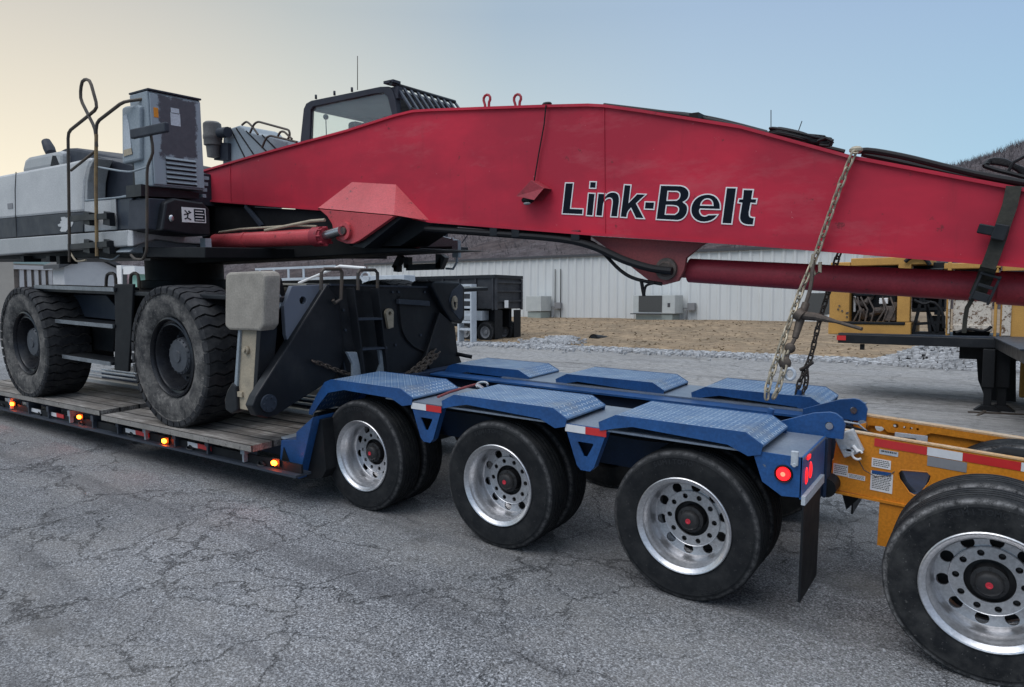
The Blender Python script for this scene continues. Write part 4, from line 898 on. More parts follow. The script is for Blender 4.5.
b = MB(); a = at(872, 469.8, Y=yn); c = at(891, 474, Y=yn); b.box((a.x, yn-.0042, a.z-.022), (c.x, yn-.0032, a.z)); b.build('blue_band', M['blue'], wn)
# bagged control box hanging on the frame
bx = at(849, 443, Y=yn-.04); b = MB(); b.box((-.062, -.025, -.075), (.062, .025, .075)); m = Matrix.Translation(bx) @ Matrix.Rotation(R(-28), 4, 'Y')
b.v = [m @ v for v in b.v]; cb = b.build('control_box', M['housewhite'], origin=bx, bevel=.008); tag(cb, 'small pale box in torn plastic hanging on the orange frame', 'box')
b = MB(); m2 = m @ Matrix.Translation((.02, -.022, -.02)); b.tube([m2 @ V(.03*math.cos(a), 0, .03*math.sin(a)-.06) for a in [k*.5 for k in range(11)]], .008, 6); b.tube([m2 @ V(0, 0, 0), m2 @ V(.012, -.01, -.045)], .012, 8); b.build('hook', M['white'], cb)
rr = random.Random(4); b = MB()
for k in range(5):
    c0 = m @ V(rr.uniform(-.04, .04), -.026, rr.uniform(-.05, .05)); b.box(c0-V(.018, .001, .012), c0+V(.018, .001, .012))
b.build('torn_wrap', M['silver'], cb)
b = MB(); b.tube([at(858, 459, Y=yn-.02), at(864, 470, Y=yn-.03), at(876, 477, Y=yn-.03), at(888, 476, Y=yn-.02), at(900, 468, Y=yn+.02)], .003, 6); b.build('cable', M['rail'], T2)
b = MB(); b.tube([at(833, 437, Y=.9), at(845, 426, Y=.95), at(860, 430, Y=1.0), at(880, 437, Y=1.1), at(915, 440, Y=1.3)], .012, 8); b.build('air_hose', M['black2'], T2)
b = MB(); b.tube([at(826, 436, Y=.9), at(840, 421, Y=.95), at(858, 424, Y=1.0), at(872, 436, Y=1.1)], .007, 8); b.build('air_hose', M['silver'], T2)
b = MB(); b.tube([at(899, 470, Y=.87), at(905, 483, Y=.87), at(915, 494, Y=.87), at(925, 505, Y=.9)], .016, 8); b.build('air_hose', M['bluegrey'], T2)
b = MB(); b.tube([(4.1, 1.2, .72), (4.4, 1.25, .88), (4.7, 1.3, .86), (5.2, 1.3, .7)], .05, 12); b.build('air_bellows', M['black2'], T2)
b = MB(); b.box((3.455, .785, .68), (3.475, .815, .96)); b.build('lamp_post', M['bluedark'], T2)
for z0 in (.73, .83): b = MB(); b.box((3.448, .772, z0), (3.474, .784, z0+.082)); b.build('red_lamp', M['redlamp'], T2, bevel=.004)
b = MB(); p = at(911, 437, Y=yf2-.05); b.box(p-V(.10, .004, .022), p+V(.10, .004, .022)); b.build('plastic_wrapped_lamp', M['silver'], T2, bevel=.01)
b = MB(); b.cyl(at(862, 424, Y=1.40), at(864, 424, Y=1.555), .028, seg=14); b.build('coupling_pin', M['chrome'], T2)
b = MB(); b.prism(PY([(859, 425), (866, 423), (864, 442), (857, 444)], 1.2), (0, .02, 0)); b.build('stay', M['orange'], T2)
b = MB(); q = at(850, 500, Y=1.2); b.prism([V(q.x-.06, 1.2, .62), V(q.x+.06, 1.2, .62), V(q.x+.05, 1.2, .45), V(q.x-.02, 1.2, .36), V(q.x-.05, 1.2, .46)], (0, .03, 0)); b.build('mud_flap', M['black2'], T2)

# ------------------------------------------------------------------ the crane (wheeled material handler)
K = thing('mobile_crane', (-3.2, 1.3, .5), 'grey and black wheeled crane with a long red boom loaded on the trailer', 'crane')
# boom
top_px = [(200, 171.8), (252, 156.4), (310, 140.6), (347, 130.6), (394, 115.8), (412, 111.4), (430, 110.2), (490, 108), (544, 106.2), (588, 105.2), (604, 106), (640, 111), (740, 127), (850, 157), (1024, 190)]
bot_px = [(195, 199.5), (314, 209), (400, 215.6), (430, 221.5), (590, 234), (740, 243.4), (1024, 266)]
YB = 1.0
topw = [at(a, c, Y=YB) for a, c in top_px]; botw = [at(a, c, Y=YB) for a, c in bot_px]
def extend(l, x): d = (l[-1]-l[-3 if len(l) > 12 else -2]); d = l[-1]-l[-2]; return l+[l[-1]+d*((x-l[-1].x)/d.x)]
topw = extend(topw, 6.6); botw = extend(botw, 6.6)
YF = 1.56
b = MB(); b.prism([V(p.x, YB+.022, p.z) for p in topw]+[V(p.x, YB+.022, p.z) for p in botw[::-1]], (0, YF-YB-.044, 0)); boom = b.build('boom', M['red'], K, bevel=.004)
def flange(line, th, name, y0=YB-.002, y1=YF+.002):
    b = MB()
    n = len(line); vs = []
    for i, p in enumerate(line):
        for dy in (y0, y1):
            for dzz in (-th/2, th/2): vs.append(V(p.x, dy, p.z+dzz))
    fs = []
    for i in range(n-1):
        a, c = 4*i, 4*i+4; fs += [(a, c, c+1, a+1), (a+2, a+3, c+3, c+2), (a+1, c+1, c+3, a+3), (a, a+2, c+2, c)]
    fs += [(0, 1, 3, 2), (4*n-4, 4*n-2, 4*n-1, 4*n-3)]
    b.add(vs, fs); return b.build(name, M['red'], boom)
flange([p+V(0, 0, .002) for p in topw], .022, 'top_flange'); flange(botw, .022, 'bottom_flange')
# reinforcement bump and lug
def P_(px, py, y): return at(px, py, Y=y)
A0, A1, A2, A3 = P_(318, 208, .80), P_(352, 182, 1.02), P_(396, 184.5, 1.02), P_(394, 215, .80)
A4, A5 = P_(430, 221, 1.02), P_(316, 208.5, 1.02)
bk = [P_(318, 209, 1.04), P_(352, 183, 1.04), P_(396, 186, 1.04), P_(428, 220, 1.04)]
b = MB(); b.add([A0, A1, A2, A3, A4, bk[0], bk[3]], [(0, 3, 2, 1), (3, 4, 2), (0, 1, 5), (0, 5, 6, 4, 3)]); b.build('reinforcement', M['cylbright'], boom)
cxz = P_(346, 231, .80)
b = MB(); b.plate([P_(319, 209.2, .80), P_(394, 216, .80), P_(360, 240, .80), P_(353, 243.5, .80), P_(346, 243.5, .80), P_(337, 240, .80), P_(334, 234, .80), P_(332, 224, .80), P_(327, 216, .80)], [], (0, .05, 0)); lug = b.build('cylinder_lug', M['cylbright'], boom, bevel=.003)
b = MB(); b.lathe([(-.03, .0), (-.03, .028), (-.022, .032), (-.022, .045), (-.035, .05), (-.035, .088), (-.0, .090)], (cxz.x, .80, cxz.z), seg=36); b.build('pin_boss', M['cylbright'], lug)
b = MB(); b.cyl((cxz.x, .755, cxz.z), (cxz.x, 1.7, cxz.z), .034, seg=20); b.build('pin', M['engine'], lug)
b = MB(); b.plate([P_(394, 217, 1.5), P_(442, 223, 1.5), P_(414, 250, 1.5), P_(398, 254, 1.5)], [], (0, .05, 0)); b.build('cylinder_lug', M['wine'], boom)
b = MB(); b.prism([P_(396, 217, .86), P_(402, 217.5, .86), P_(364, 248, .86), P_(352, 246, .86)], (0, .66, 0)); b.build('lug_web', M['black'], boom)
b = MB(); b.prism([P_(400, 218, 1.05), P_(436, 222, 1.05), P_(400, 246, 1.05), P_(372, 246, 1.05)], (0, .4, 0)); b.build('lug_box', M['black2'], boom)
# lettering on the boom side
def s1(l): return [(550+x/9.309, 170+y/9.309) for x, y in l]
def s2(l): return [(650+x/8.533, 170+y/8.533) for x, y in l]
LET = [
 (s1([(146,120),(222,120),(194,357),(312,362),(308,417),(115,408)]), []),
 (s1([(375,108),(435,110),(430,172),(370,170)]), []), (s1([(360,215),(424,218),(402,428),(340,424)]), []),
 (s1([(450,216),(516,220),(510,250),(540,218),(575,204),(612,207),(638,224),(650,255),(650,300),(640,360),(632,438),(566,436),(578,345),(584,300),(580,272),(562,260),(538,264),(514,282),(502,315),(490,432),(428,428)]), []),
 (s1([(694,136),(758,140),(738,300),(812,222),(900,226),(808,312),(882,454),(800,450),(756,358),(726,392),(718,444),(656,440)]), []),
 (s1([(887,296),(978,298),(970,368),(880,364)]), []),
 (s2([(92,130),(265,134),(305,146),(332,175),(338,205),(330,238),(312,260),(288,274),(312,292),(326,318),(322,362),(302,400),(272,424),(240,432),(54,422)]), [s2([(156,182),(235,184),(256,196),(258,220),(250,244),(228,258),(148,260)]), s2([(142,302),(218,304),(244,318),(248,340),(240,362),(214,380),(132,378)])]),
 (s2([(602,338),(604,300),(592,262),(562,224),(512,205),(450,210),(398,236),(362,280),(348,335),(356,385),(390,428),(448,448),(512,440),(556,416),(584,380),(500,382),(478,394),(450,392),(430,372),(424,345),(432,333),(520,336)]), [s2([(434,300),(446,268),(478,246),(512,248),(534,268),(540,302)])]),
 (s2([(654,150),(742,152),(700,462),(614,458)]), []),
 (s2([(798,165),(884,168),(872,244),(916,246),(908,288),(864,284),(850,360),(850,392),(866,404),(894,406),(884,472),(820,470),(782,452),(764,420),(768,380),(784,284),(752,280),(760,246),(790,246)]), [])]
def smooth_closed(pts, it=1):
    return pts
def poly2(l): return [at(a, c, Y=YB+.022) for a, c in l]
bl_, wl_ = MB(), MB()
def stroke(mb, loop, w, y, th):
    n = len(loop); off = []
    for s in (-1, 1):
        r = []
        for i in range(n):
            a, c, d = loop[i-1], loop[i], loop[(i+1) % n]
            e1 = V(c.x-a.x, c.z-a.z).normalized(); e2 = V(d.x-c.x, d.z-c.z).normalized()
            n1 = V(-e1.y, e1.x); n2 = V(-e2.y, e2.x); m_ = (n1+n2)
            if m_.length < .2: m_ = n1
            m_.normalize(); k = 1/max(.5, m_.dot(n1)); r.append(V(c.x+m_.x*w/2*k*s, y, c.z+m_.y*w/2*k*s))
        off.append(r)
    vs = off[0]+off[1]; mb.add(vs+[v+V(0, -th, 0) for v in vs], [(n*2+i, n*2+(i+1) % n, n*3+(i+1) % n, n*3+i) for i in range(n)]+[(i, (i+1) % n, n*2+(i+1) % n, n*2+i) for i in range(n)]+[(n+i, n*3+i, n*3+(i+1) % n, n+(i+1) % n) for i in range(n)])
def rounder(l, sharp=62):
    out = []; n = len(l)
    for i in range(n):
        a, c, d = Vector(l[i-1]), Vector(l[i]), Vector(l[(i+1) % n])
        ang = math.degrees((c-a).angle(d-c))
        if ang < sharp and (c-a).length < 9 and (d-c).length < 9: out += [tuple(c+(a-c)*.25), tuple(c+(d-c)*.25)]
        else: out.append(tuple(c))
    return out
for o_, hs in LET:
    ol = poly2(rounder(o_)); hl = [poly2(rounder(h)) for h in hs]
    bl_.plate([V(p.x, YB+.0185, p.z) for p in ol], [[V(p.x, YB+.0185, p.z) for p in h] for h in hl], (0, .003, 0))
    for l in [ol]+hl: stroke(wl_, l, .0085, YB+.0215, .0055)
bl_.build('lettering', M['letter'], boom); wl_.build('lettering_outline', M['white'], boom)
for px, py0, py1 in ((230, 164, 201.5), (604, 108, 234)):
    p, q = at(px, py0, Y=YB+.019), at(px+1, py1, Y=YB+.019); b = MB(); b.tube([p, (p+q)/2, q], .006, 6); b.build('weld_seam', M['red'], boom)
# eyes, work light, wire
for px in (487, 517.5):
    p = at(px, 107, Y=1.28); b = MB(); h = .06; r = .038
    b.tube([p+V(-.022, 0, -.03), p+V(-.022, 0, .02)]+[p+V(r*math.sin(a), 0, h-r*math.cos(a)+.01) for a in [R(-40-i*35) for i in range(1, 9)]]+[p+V(.022, 0, .02), p+V(.022, 0, -.03)], .012, 8); b.build('lifting_eye', M['cyl'], boom)
wpt = [(519, 184), (528, 177.5), (543, 186), (534, 207), (517, 204.5)]
w0 = at(531, 195, Y=YB)
b = MB(); fr = [at(a, c, Y=YB-.10) for a, c in [(517, 190), (531, 181), (542, 187), (532, 206), (518, 205)]]
f0 = [at(516, 196, Y=YB-.09), at(531, 180, Y=YB-.10), at(544, 188, Y=YB-.10), at(534, 200, Y=YB-.12)]; bk0 = [p+V(0, .12, 0) for p in f0]
b.add(f0+bk0, [(0, 1, 2, 3), (4, 7, 6, 5), (0, 4, 5, 1), (1, 5, 6, 2)]); wl = b.build('work_light_hood', M['cyl'], boom, bevel=.003)
b = MB(); c = at(528, 200, Y=YB-.05); b.sph(c, .055, 14, (1.1, .8, .55)); b.build('work_light', M['black2'], boom)
b = MB(); c = at(527, 203.5, Y=YB-.085); b.sph(c, .030, 12, (1.2, .5, .4)); b.build('lens', M['grey'], boom)
b = MB(); b.tube([at(546, 105, Y=YB-.01), at(544, 125, Y=YB-.008), at(538.5, 155, Y=YB+.0), at(534, 182, Y=YB-.01)], .006, 6); b.sph(at(547, 104, Y=YB+.05), .03, 8, (1.6, 1, .6)); b.build('wire', M['hose'], boom)
# pipes under the boom
for (pts, r, y) in (([(426, 229), (500, 234), (560, 239), (592, 246), (624, 260), (650, 268), (672, 271)], .030, 1.03), ([(440, 224), (520, 231), (585, 240), (602, 252), (620, 270), (636, 279), (662, 284)], .014, 1.10), ([(430, 222.5), (500, 229), (580, 236)], .018, 1.2), ([(641, 279), (644, 296)], .014, 1.10), ([(655, 283), (646, 286), (644, 296)], .010, 1.08)):
    P0 = [at(a, c, Y=y) for a, c in pts]; b = MB()
    # resample with Catmull-Rom for soft bends
    Q = []
    for i in range(len(P0)-1):
        p0, p1, p2, p3 = P0[max(0, i-1)], P0[i], P0[i+1], P0[min(len(P0)-1, i+2)]
        for k in range(5):
            t = k/5; Q.append(.5*((2*p1)+(p2-p0)*t+(2*p0-5*p1+4*p2-p3)*t*t+(3*p1-p0-3*p2+p3)*t**3))
    Q.append(P0[-1]); b.tube(Q, r, 10); b.build('hydraulic_hose', M['hose'], boom)
for px in (494, 516, 576):
    b = MB(); p = at(px, 232+(px-494)*.05, Y=1.0); b.box(p-V(.05, 0, .035), p+V(.03, .2, .045)); b.build('pipe_clamp', M['black'], boom, bevel=.005)
# centre lug and long arm cylinder
for yy in (1.10, 1.42):
    b = MB(); b.plate([P_(590, 236, yy), P_(604, 246, yy), P_(648, 280, yy), P_(663, 285, yy), P_(678, 281, yy), P_(684, 270, yy), P_(686, 258, yy), P_(700, 246.5, yy), P_(706, 243, yy)], [], (0, .04, 0)); b.build('arm_cylinder_lug', M['wine'], boom, bevel=.003)
c = at(667, 269, Y=1.10); b = MB(); b.lathe([(-.05, 0), (-.05, .05), (-.03, .06), (-.03, .083), (0, .085)], (c.x, 1.10, c.z), seg=28); b.cyl((c.x, 1.05, c.z), (c.x, 1.5, c.z), .05, seg=20); b.build('pivot', M['engine'], boom)
pa, pb = at(690, 270.5, Y=1.27), at(1006, 288, Y=1.27); dd = (pb-pa).normalized()
b = MB(); b.cyl(pa, pb, .092, seg=40); ac = b.build('arm_cylinder', M['cyl'], K)
b = MB(); b.cyl(pb-dd*.04, pb+dd*.16, .103, seg=40); b.build('cylinder_collar', M['cyl'], ac)
b = MB(); b.cyl(pb+dd*.16, pb+dd*1.6, .06, seg=30); b.build('cylinder_rod', M['engine'], ac)
b = MB(); b.box(pa+V(-.10, -.08, -.055), pa+V(.0, .08, .055)); b.build('cylinder_eye', M['wine'], ac, bevel=.01)
b = MB(); b.lathe([(0, .010), (-.004, .012), (-.004, 0)], (pa.x-.05, pa.y-.081, pa.z), seg=12); b.build('grease_fitting', M['chrome'], ac)
# lift cylinders
for (yy, n_) in ((.74, 0), (1.78, 1)):
    pa, pb = P_(216, 241.5, .74), P_(322, 236.5, .74); pa = V(pa.x, yy, pa.z); pb = V(pb.x, yy, pb.z); pe = V(cxz.x, yy, cxz.z)
    b = MB(); b.cyl(pa, pb, .083, seg=36); lc = b.build('lift_cylinder', M['cylbright'], K)
    dd = (pb-pa).normalized()
    b = MB(); b.cyl(pa+dd*.55, pa+dd*.60, .088, seg=36); b.build('cylinder_band', M['cylbright'], lc); b = MB(); b.cyl(pb-dd*.10, pb+dd*.02, .098, seg=36); b.cyl(pb+dd*.02, pb+dd*.05, .085, seg=36)
    for k in range(8):
        a = k*math.pi/4; b.cyl(pb-dd*.03+V(0, .086*math.cos(a), .086*math.sin(a)), pb+dd*.075+V(0, .086*math.cos(a), .086*math.sin(a)), .013, seg=6)
    b.build('cylinder_head', M['cyl'], lc)
    b = MB(); b.cyl(pb, pe, .045, seg=24); b.build('cylinder_rod', M['chrome'], lc)
    b = MB(); b.lathe([(-.06, 0), (-.06, .05), (.06, .05), (.06, 0)], (pe.x, pe.y+.12, pe.z), seg=24); b.build('rod_eye', M['engine'], lc)
    b = MB(); b.tube([pa+V(.1, -.02, .10), pa+dd*.5+V(0, -.02, .12), pb+V(-.35, -.02, .12), pb+V(-.05, -.02, .10)], .012, 8); b.tube([pa+dd*.95+V(0, -.03, .09), pb+V(-.12, -.03, .155), pb+V(.05, 0, .16)], .016, 8); b.build('hard_line', M['tan'] if n_ == 0 else M['black'], lc)
# dark frame below the boom foot
b = MB(); b.prism(PY([(150, 232), (205, 205), (330, 211), (345, 232), (350, 246), (436, 250), (300, 257.5), (150, 266)], 1.06), (0, .85, 0)); b.build('slewing_frame', M['black2'], K, bevel=.01)
b = MB(); b.prism(PY([(205, 197), (320, 207), (318, 209.5), (205, 203)], 1.03), (0, .5, 0)); b.build('foot_plate', M['black'], K)
b = MB(); p0, p1 = at(246, 206, Y=1.02), at(262, 226, Y=1.02); b.bar(p0, p1, .04, .04); b.build('pipe_stay', M['bluegrey'], K)
a = at(152, 272, Y=1.3).x; c = at(222, 272, Y=1.3).x
b = MB(); q = (c-a)*.31; b.lathe([(1.70, 0), (1.70, q+.02), (1.86, q+.02), (1.865, q-.04), (2.12, q-.04), (2.12, 0)], ((a+c)/2, 1.3, 0), axis='Z', seg=64); b.build('slewing_ring', M['black2'], K)
# walkway and hanging steps at far side
b = MB(); p, q = at(300, 256.5, Y=1.95), at(440, 251, Y=1.95); b.prism([p, q, q+V(0, 0, .05), p+V(0, 0, .05)], (0, .5, 0)); p, q = at(384, 250, Y=1.9), at(452, 249, Y=1.9); b.prism([p, q, q+V(0, 0, .03), p+V(0, 0, .03)], (0, .08, 0)); b.build('walkway', M['black'], K, bevel=.005)
for pts in ([(402, 256), (395.5, 268.5), (400, 269)], [(408, 257), (408, 268)], [(408, 267.5), (439, 266.5)], [(440, 254), (440, 268), (445, 256)]):
    b = MB()
    for i in range(len(pts)-1): b.bar(at(*pts[i], Y=1.95), at(*pts[i+1], Y=1.95), .07, .07, (0, 1, 0))
    b.build('step_bracket', M['black'], K)
b = MB(); b.tube([at(452, 238, Y=1.9), at(456, 246, Y=1.9), at(457, 262, Y=1.9), at(453, 269, Y=1.9), at(446, 268.5, Y=1.9)], .013, 6); b.box(at(455, 249, Y=1.88)-V(.04, 0, .09), at(455, 249, Y=1.88)+V(.04, .05, .09)); b.tube([at(462, 243, Y=1.88), at(467, 236, Y=1.88), at(470, 229, Y=1.88)], .008, 6); b.build('step_loop', M['cabgrey'], K)
b = MB(); b.prism(PY([(436, 235), (456, 240), (452, 247), (425, 250)], 1.92), (0, .05, 0)); b.build('step_plate', M['cabgrey'], K)

# upper house
yh = -.10
def hp(name, mat, pts, y=yh, d=.3, par=K, bev=.008): b = MB(); b.prism(PY(pts, y), (0, d, 0)); return b.build(name, M[mat], par, bevel=bev)
house = hp('house_panel', 'housewhite', [(-60, 189), (0, 175.4), (22, 171.2), (68, 162.3), (88, 157.6), (92, 159), (88, 168), (84.5, 182), (83.5, 198), (84, 211.8), (67, 213), (0, 219), (-60, 224)], d=2.7, bev=.03)
b = MB(); b.prism(PY([(-60, 179.5+8), (0, 175.2), (68, 162), (87, 157.5), (87, 158.8), (68, 163.4), (0, 176.8), (-60, 190)], yh-.004), (0, .003, 0))
hp('stripe_panel', 'stripe', [(-60, 224.3), (0, 219.3), (67, 213.3), (84, 212.1), (83, 232), (0, 238.6), (-60, 244)], y=yh+.004, d=2.6)
b = MB(); b.tube([at(16, 172, Y=yh-.002), at(15, 190, Y=yh-.004), at(15.5, 216, Y=yh-.002), at(16.5, 237, Y=yh+.002)], .006, 5); b.build('panel_seam', M['acgrey'], house)
b = MB(); a, c = at(8, 209, Y=yh-.002), at(12.5, 203, Y=yh-.002); b.box((a.x, yh-.006, a.z), (c.x, yh-.001, c.z)); b.build('panel_latch', M['grey'], house)
# torn decal remnant on the stripe
rr = random.Random(11); cc = at(66, 224, Y=yh+.001); b = MB(); pts = []
for k in range(26):
    a = k/26*6.283; r = .13*(.75+.6*rr.random()); pts.append(V(cc.x+r*1.35*math.cos(a), yh+.001, cc.z+r*.62*math.sin(a)))
b.prism(pts, (0, .0025, 0)); b.build('decal', M['housewhite'], house)
hp('hood', 'housegrey', [(21, 173), (24, 160), (28, 156.5), (58, 150.5), (62, 152), (62, 166)], y=.35, d=1.6, bev=.05)
hp('hood_cover', 'charcoal', [(58, 168), (59, 150.5), (64, 148), (74, 147.6), (121, 157.5), (128, 160), (128, 172), (90, 172)], y=.45, d=1.4, bev=.04)
b = MB(); b.tube([at(51, 153, Y=.7), at(49, 148, Y=.7), at(46, 141.5, Y=.7)], [.07, .075, .06], 14); b.build('exhaust_pipe', M['charcoal'], K)
b = MB(); q = at(53, 163, Y=.0); b.prism([q+V(-.08, 0, -.03), q+V(.08, 0, -.03), q+V(0, 0, .09)], (0, .04, 0)); b.build('hood_catch', M['black2'], K)
hp('recess_wall', 'charcoal', [(88, 160), (96, 156), (135, 166), (137, 201), (84, 201)], y=.12, d=1.5)
hp('recess_edge', 'housegrey', [(92.5, 158), (95, 158), (90, 168), (87.5, 182), (87, 201), (84.5, 201), (85, 182), (88, 168)], y=yh-.004, d=.2)
hp('access_panel', 'housewhite', [(84.3, 201.5), (115.4, 199), (116.5, 229.5), (84.3, 231.8)], y=yh-.002, d=.4)
hp('access_panel', 'housegrey', [(110.5, 199.6), (115.6, 199), (116.6, 229.5), (111, 230)], y=yh-.006, d=.003)
hp('steel_box', 'bluegrey', [(115.8, 199), (132, 197.5), (133, 229), (117, 230)], y=yh+.01, d=.5)
hp('steel_box', 'bluegrey', [(132.6, 197), (149, 198), (150, 229), (133.6, 229)], y=yh+.05, d=.5)
hp('deck_shelf', 'cabgrey', [(84, 199.6), (118, 196.4), (132, 193.5), (132, 196.5), (116, 198.6), (84, 201.4)], y=yh-.01, d=.6)
# skirt deck with curved nose
hp('walkway_skirt', 'housegrey', [(-60, 244.5), (0, 239), (128, 229.9), (128, 246), (0, 255), (-60, 260)], y=yh-.05, d=.3, bev=.015)
xn = at(128, 240, Y=yh-.05).x
nose = [at(128, 229.8, X=xn+.003)]+[at(a, c, X=xn+.10) for a, c in [(157, 229.8), (180, 233), (203, 236.2), (203.5, 244), (180, 243), (157, 239)]]+[at(140, 243, X=xn+.05), at(128, 246.5, X=xn+.003)]
b = MB(); b.prism([V(xn+.10, p.y, p.z) for p in nose], (-.12, 0, 0)); b.build('walkway_nose', M['housewhite'], K, bevel=.012)
b = MB(); b.prism([at(a, c, X=xn) for a, c in [(129, 252), (140, 243.5), (157, 240), (200, 245), (186, 253), (150, 254)]], (-.3, 0, 0)); b.build('nose_underside', M['cabgrey'], K, bevel=.01)
hp('house_floor', 'black2', [(-60, 262), (0, 255.5), (152, 247), (152, 262), (0, 268), (-60, 270)][:0] or [(-60, 260.3), (0, 255.3), (140, 247), (205, 247), (205, 258), (140, 257), (0, 259), (-60, 262)], y=yh+.1, d=2.5)
for (p0, p1) in (((20, 256), (24, 262)), ((46, 256), (50, 262)), ((56, 256), (60, 264))):
    b = MB(); a = at(p0[0], p0[1], Y=yh); c = at(p1[0], p1[1], Y=yh); b.box((a.x, yh, c.z), (c.x, yh+.2, a.z)); b.build('floor_lug', M['black2'], K)
# cabinet standing at the front corner
xc = -2.83; y0c, y1c = -.10, .47; z0c, z1c = 2.86, 3.80
b = MB(); b.box((-3.18, y0c, z0c), (xc, y1c, z1c)); cbn = b.build('cabinet', M['cabgrey'], K, bevel=.012)
b = MB(); b.box((xc+.002, y0c+.015, z0c+.02), (xc+.018, y1c-.01, z1c-.02)); b.build('cabinet_door', M['cabinet'], cbn, origin=(xc, y0c, z0c), bevel=.006)
b = MB(); b.box((-3.185, y0c-.004, z1c+.002), (xc+.022, y1c+.004, z1c+.022)); b.build('cabinet_top', M['charcoal'], cbn, bevel=.006)
for k in range(6):
    b = MB(); z = 2.93+k*.047; b.add([V(xc+.019, y0c+.14, z), V(xc+.019, y1c-.10, z), V(xc+.038, y1c-.10, z-.022), V(xc+.038, y0c+.14, z-.022), V(xc+.019, y1c-.1, z-.026), V(xc+.019, y0c+.14, z-.026)], [(0, 1, 2, 3), (3, 2, 4, 5)]); b.build('louvre', M['cabgrey'], cbn)
    b = MB(); b.box((xc+.0185, y0c+.14, z-.040), (xc+.0205, y1c-.10, z-.027)); b.build('louvre_slot', M['black2'], cbn)
for (pl, pt, pr_, pb, m) in ((154, 108, 158, 117, 'orange'), (171, 109, 179, 113, 'silver'), (171, 114, 180, 125, 'silver')):
    a, c = at(pl, pb, X=xc+.02), at(pr_, pt, X=xc+.02); b = MB(); b.box((xc+.0185, a.y, a.z), (xc+.021, c.y, c.z)); b.build('cabinet_label', M[m], cbn)
hp('side_tank', 'cabgrey', [(121.5, 108), (125, 106), (137, 104.5), (140, 106), (140, 160), (122, 164)], y=yh-.04, d=.4, bev=.02)
hp('sight_plate', 'silver', [(123, 116), (126, 114), (129, 125), (131, 148), (130, 155), (123.5, 157)], y=yh-.046, d=.005, bev=0)
hp('sight_plate', 'tan', [(123.5, 150), (131, 148), (132, 154), (123.5, 156.5)], y=yh-.050, d=.004, bev=0)
hp('tank_bracket', 'black', [(132, 164), (142, 163), (140, 186), (133, 186)], y=.0, d=.2)
b = MB(); b.prism([at(a, c, X=-2.9) for a, c in [(141, 184), (199, 193), (199, 199), (175, 197.5), (141, 196)]], (-.3, 0, 0)); b.build('cabinet_foot', M['black'], K)
b = MB()
for k in range(4): z = at(200, 176+k*6, X=-2.9).z; b.box((-2.95, .475, z-.035), (-2.88, .56-.015*k, z+.0))
b.build('fin', M['cabgrey'], K)
shr = [at(a, c, X=-2.70) for a, c in [(161, 230.5), (165.6, 202), (174.5, 198), (203, 202.5), (210, 209), (211, 236), (190, 235)]]
b = MB(); b.prism(shr, (-.55, 0, 0)); b.build('front_shroud', M['black'], K, bevel=.02)
b = MB(); b.prism([at(a, c, X=-2.80) for a, c in [(148, 229), (149, 198), (166, 199), (163, 231)]], (-.4, 0, 0)); b.build('front_shroud', M['charcoal'], K, bevel=.01)
a, c = at(182.5, 222, X=-2.69), at(205.5, 208.5, X=-2.69); b = MB(); b.box((-2.697, a.y, a.z), (-2.692, c.y, c.z)); sg = b.build('warning_sign', M['white'], K)
ym = a.y+(c.y-a.y)*.5; b = MB(); b.box((-2.6915, ym, a.z+.012), (-2.689, c.y-.012, c.z-.012)); b.build('warning_text', M['letter'], sg)
b = MB()
for k in range(4): zz = a.z+.025+k*.030; b.box((-2.6885, ym+.012, zz), (-2.687, c.y-.022-.012*(k % 2), zz+.009))
b.build('warning_text_line', M['white'], sg)
cy, cz = (a.y+ym)/2, (a.z+c.z)/2; b = MB()
for q in (((-.035, .045), (.0, .01)), ((0, .01), (.035, .03)), ((.0, .01), (-.01, -.03)), ((-.01, -.03), (-.04, -.045)), ((-.01, -.03), (.03, -.05)), ((.0, .01), (-.045, 0))): b.bar((-2.6905, cy+q[0][0], cz+q[0][1]), (-2.6905, cy+q[1][0], cz+q[1][1]), .011, .004, (1, 0, 0))
b.sph((-2.6905, cy+.012, cz+.035), .011, 8, (.2, 1, 1)); b.build('warning_figure', M['letter'], sg)
q = at(171.5, 218.5, X=-2.69); b = MB(); b.sph(q, .03, 12, (.5, .9, 1.3)); b.build('lamp', M['chrome'], K)
b = MB(); q = at(207, 243, X=-2.85); b.box(q-V(.05, .05, .06), q+V(.05, .02, .05)); b.build('hook_bracket', M['silver'], K)
# handrails, mirror
def rail(name, pts, mat, r=.017, y=-.22, seg=8):
    b = MB(); P0 = [at(p[0], p[1], Y=(p[2] if len(p) > 2 else y)) for p in pts]; Q = [P0[0]]
    for i in range(1, len(P0)-1):      # rounded bends
        a, c, d = P0[i-1], P0[i], P0[i+1]; rr_ = min(.07, (a-c).length*.4, (d-c).length*.4)
        s_, e_ = c+(a-c).normalized()*rr_, c+(d-c).normalized()*rr_
        Q += [s_, s_*.25+c*.5+e_*.25, e_]
    Q.append(P0[-1]); b.tube(Q, r, seg); return b.build(name, M[mat], K)
rail('handrail', [(69.5, 262), (69.5, 247), (68, 132), (86, 117.6), (97.7, 108), (89.7, 79), (81.7, 80), (80, 98.4), (95.4, 129), (96.7, 146.5)], 'rail')
rail('handrail', [(71, 170.5), (95.4, 151)], 'rail', .014)
rail('handrail', [(96.3, 134), (95.8, 180), (97, 256)], 'raily', .019)
rail('handrail', [(96, 148), (96.3, 122.4), (123.3, 101.6), (144, 99, -.08)], 'rail', .017)
rail('handrail', [(97.5, 167), (120, 171), (131, 172), (147, 167)], 'cabgrey', .010, -.2)
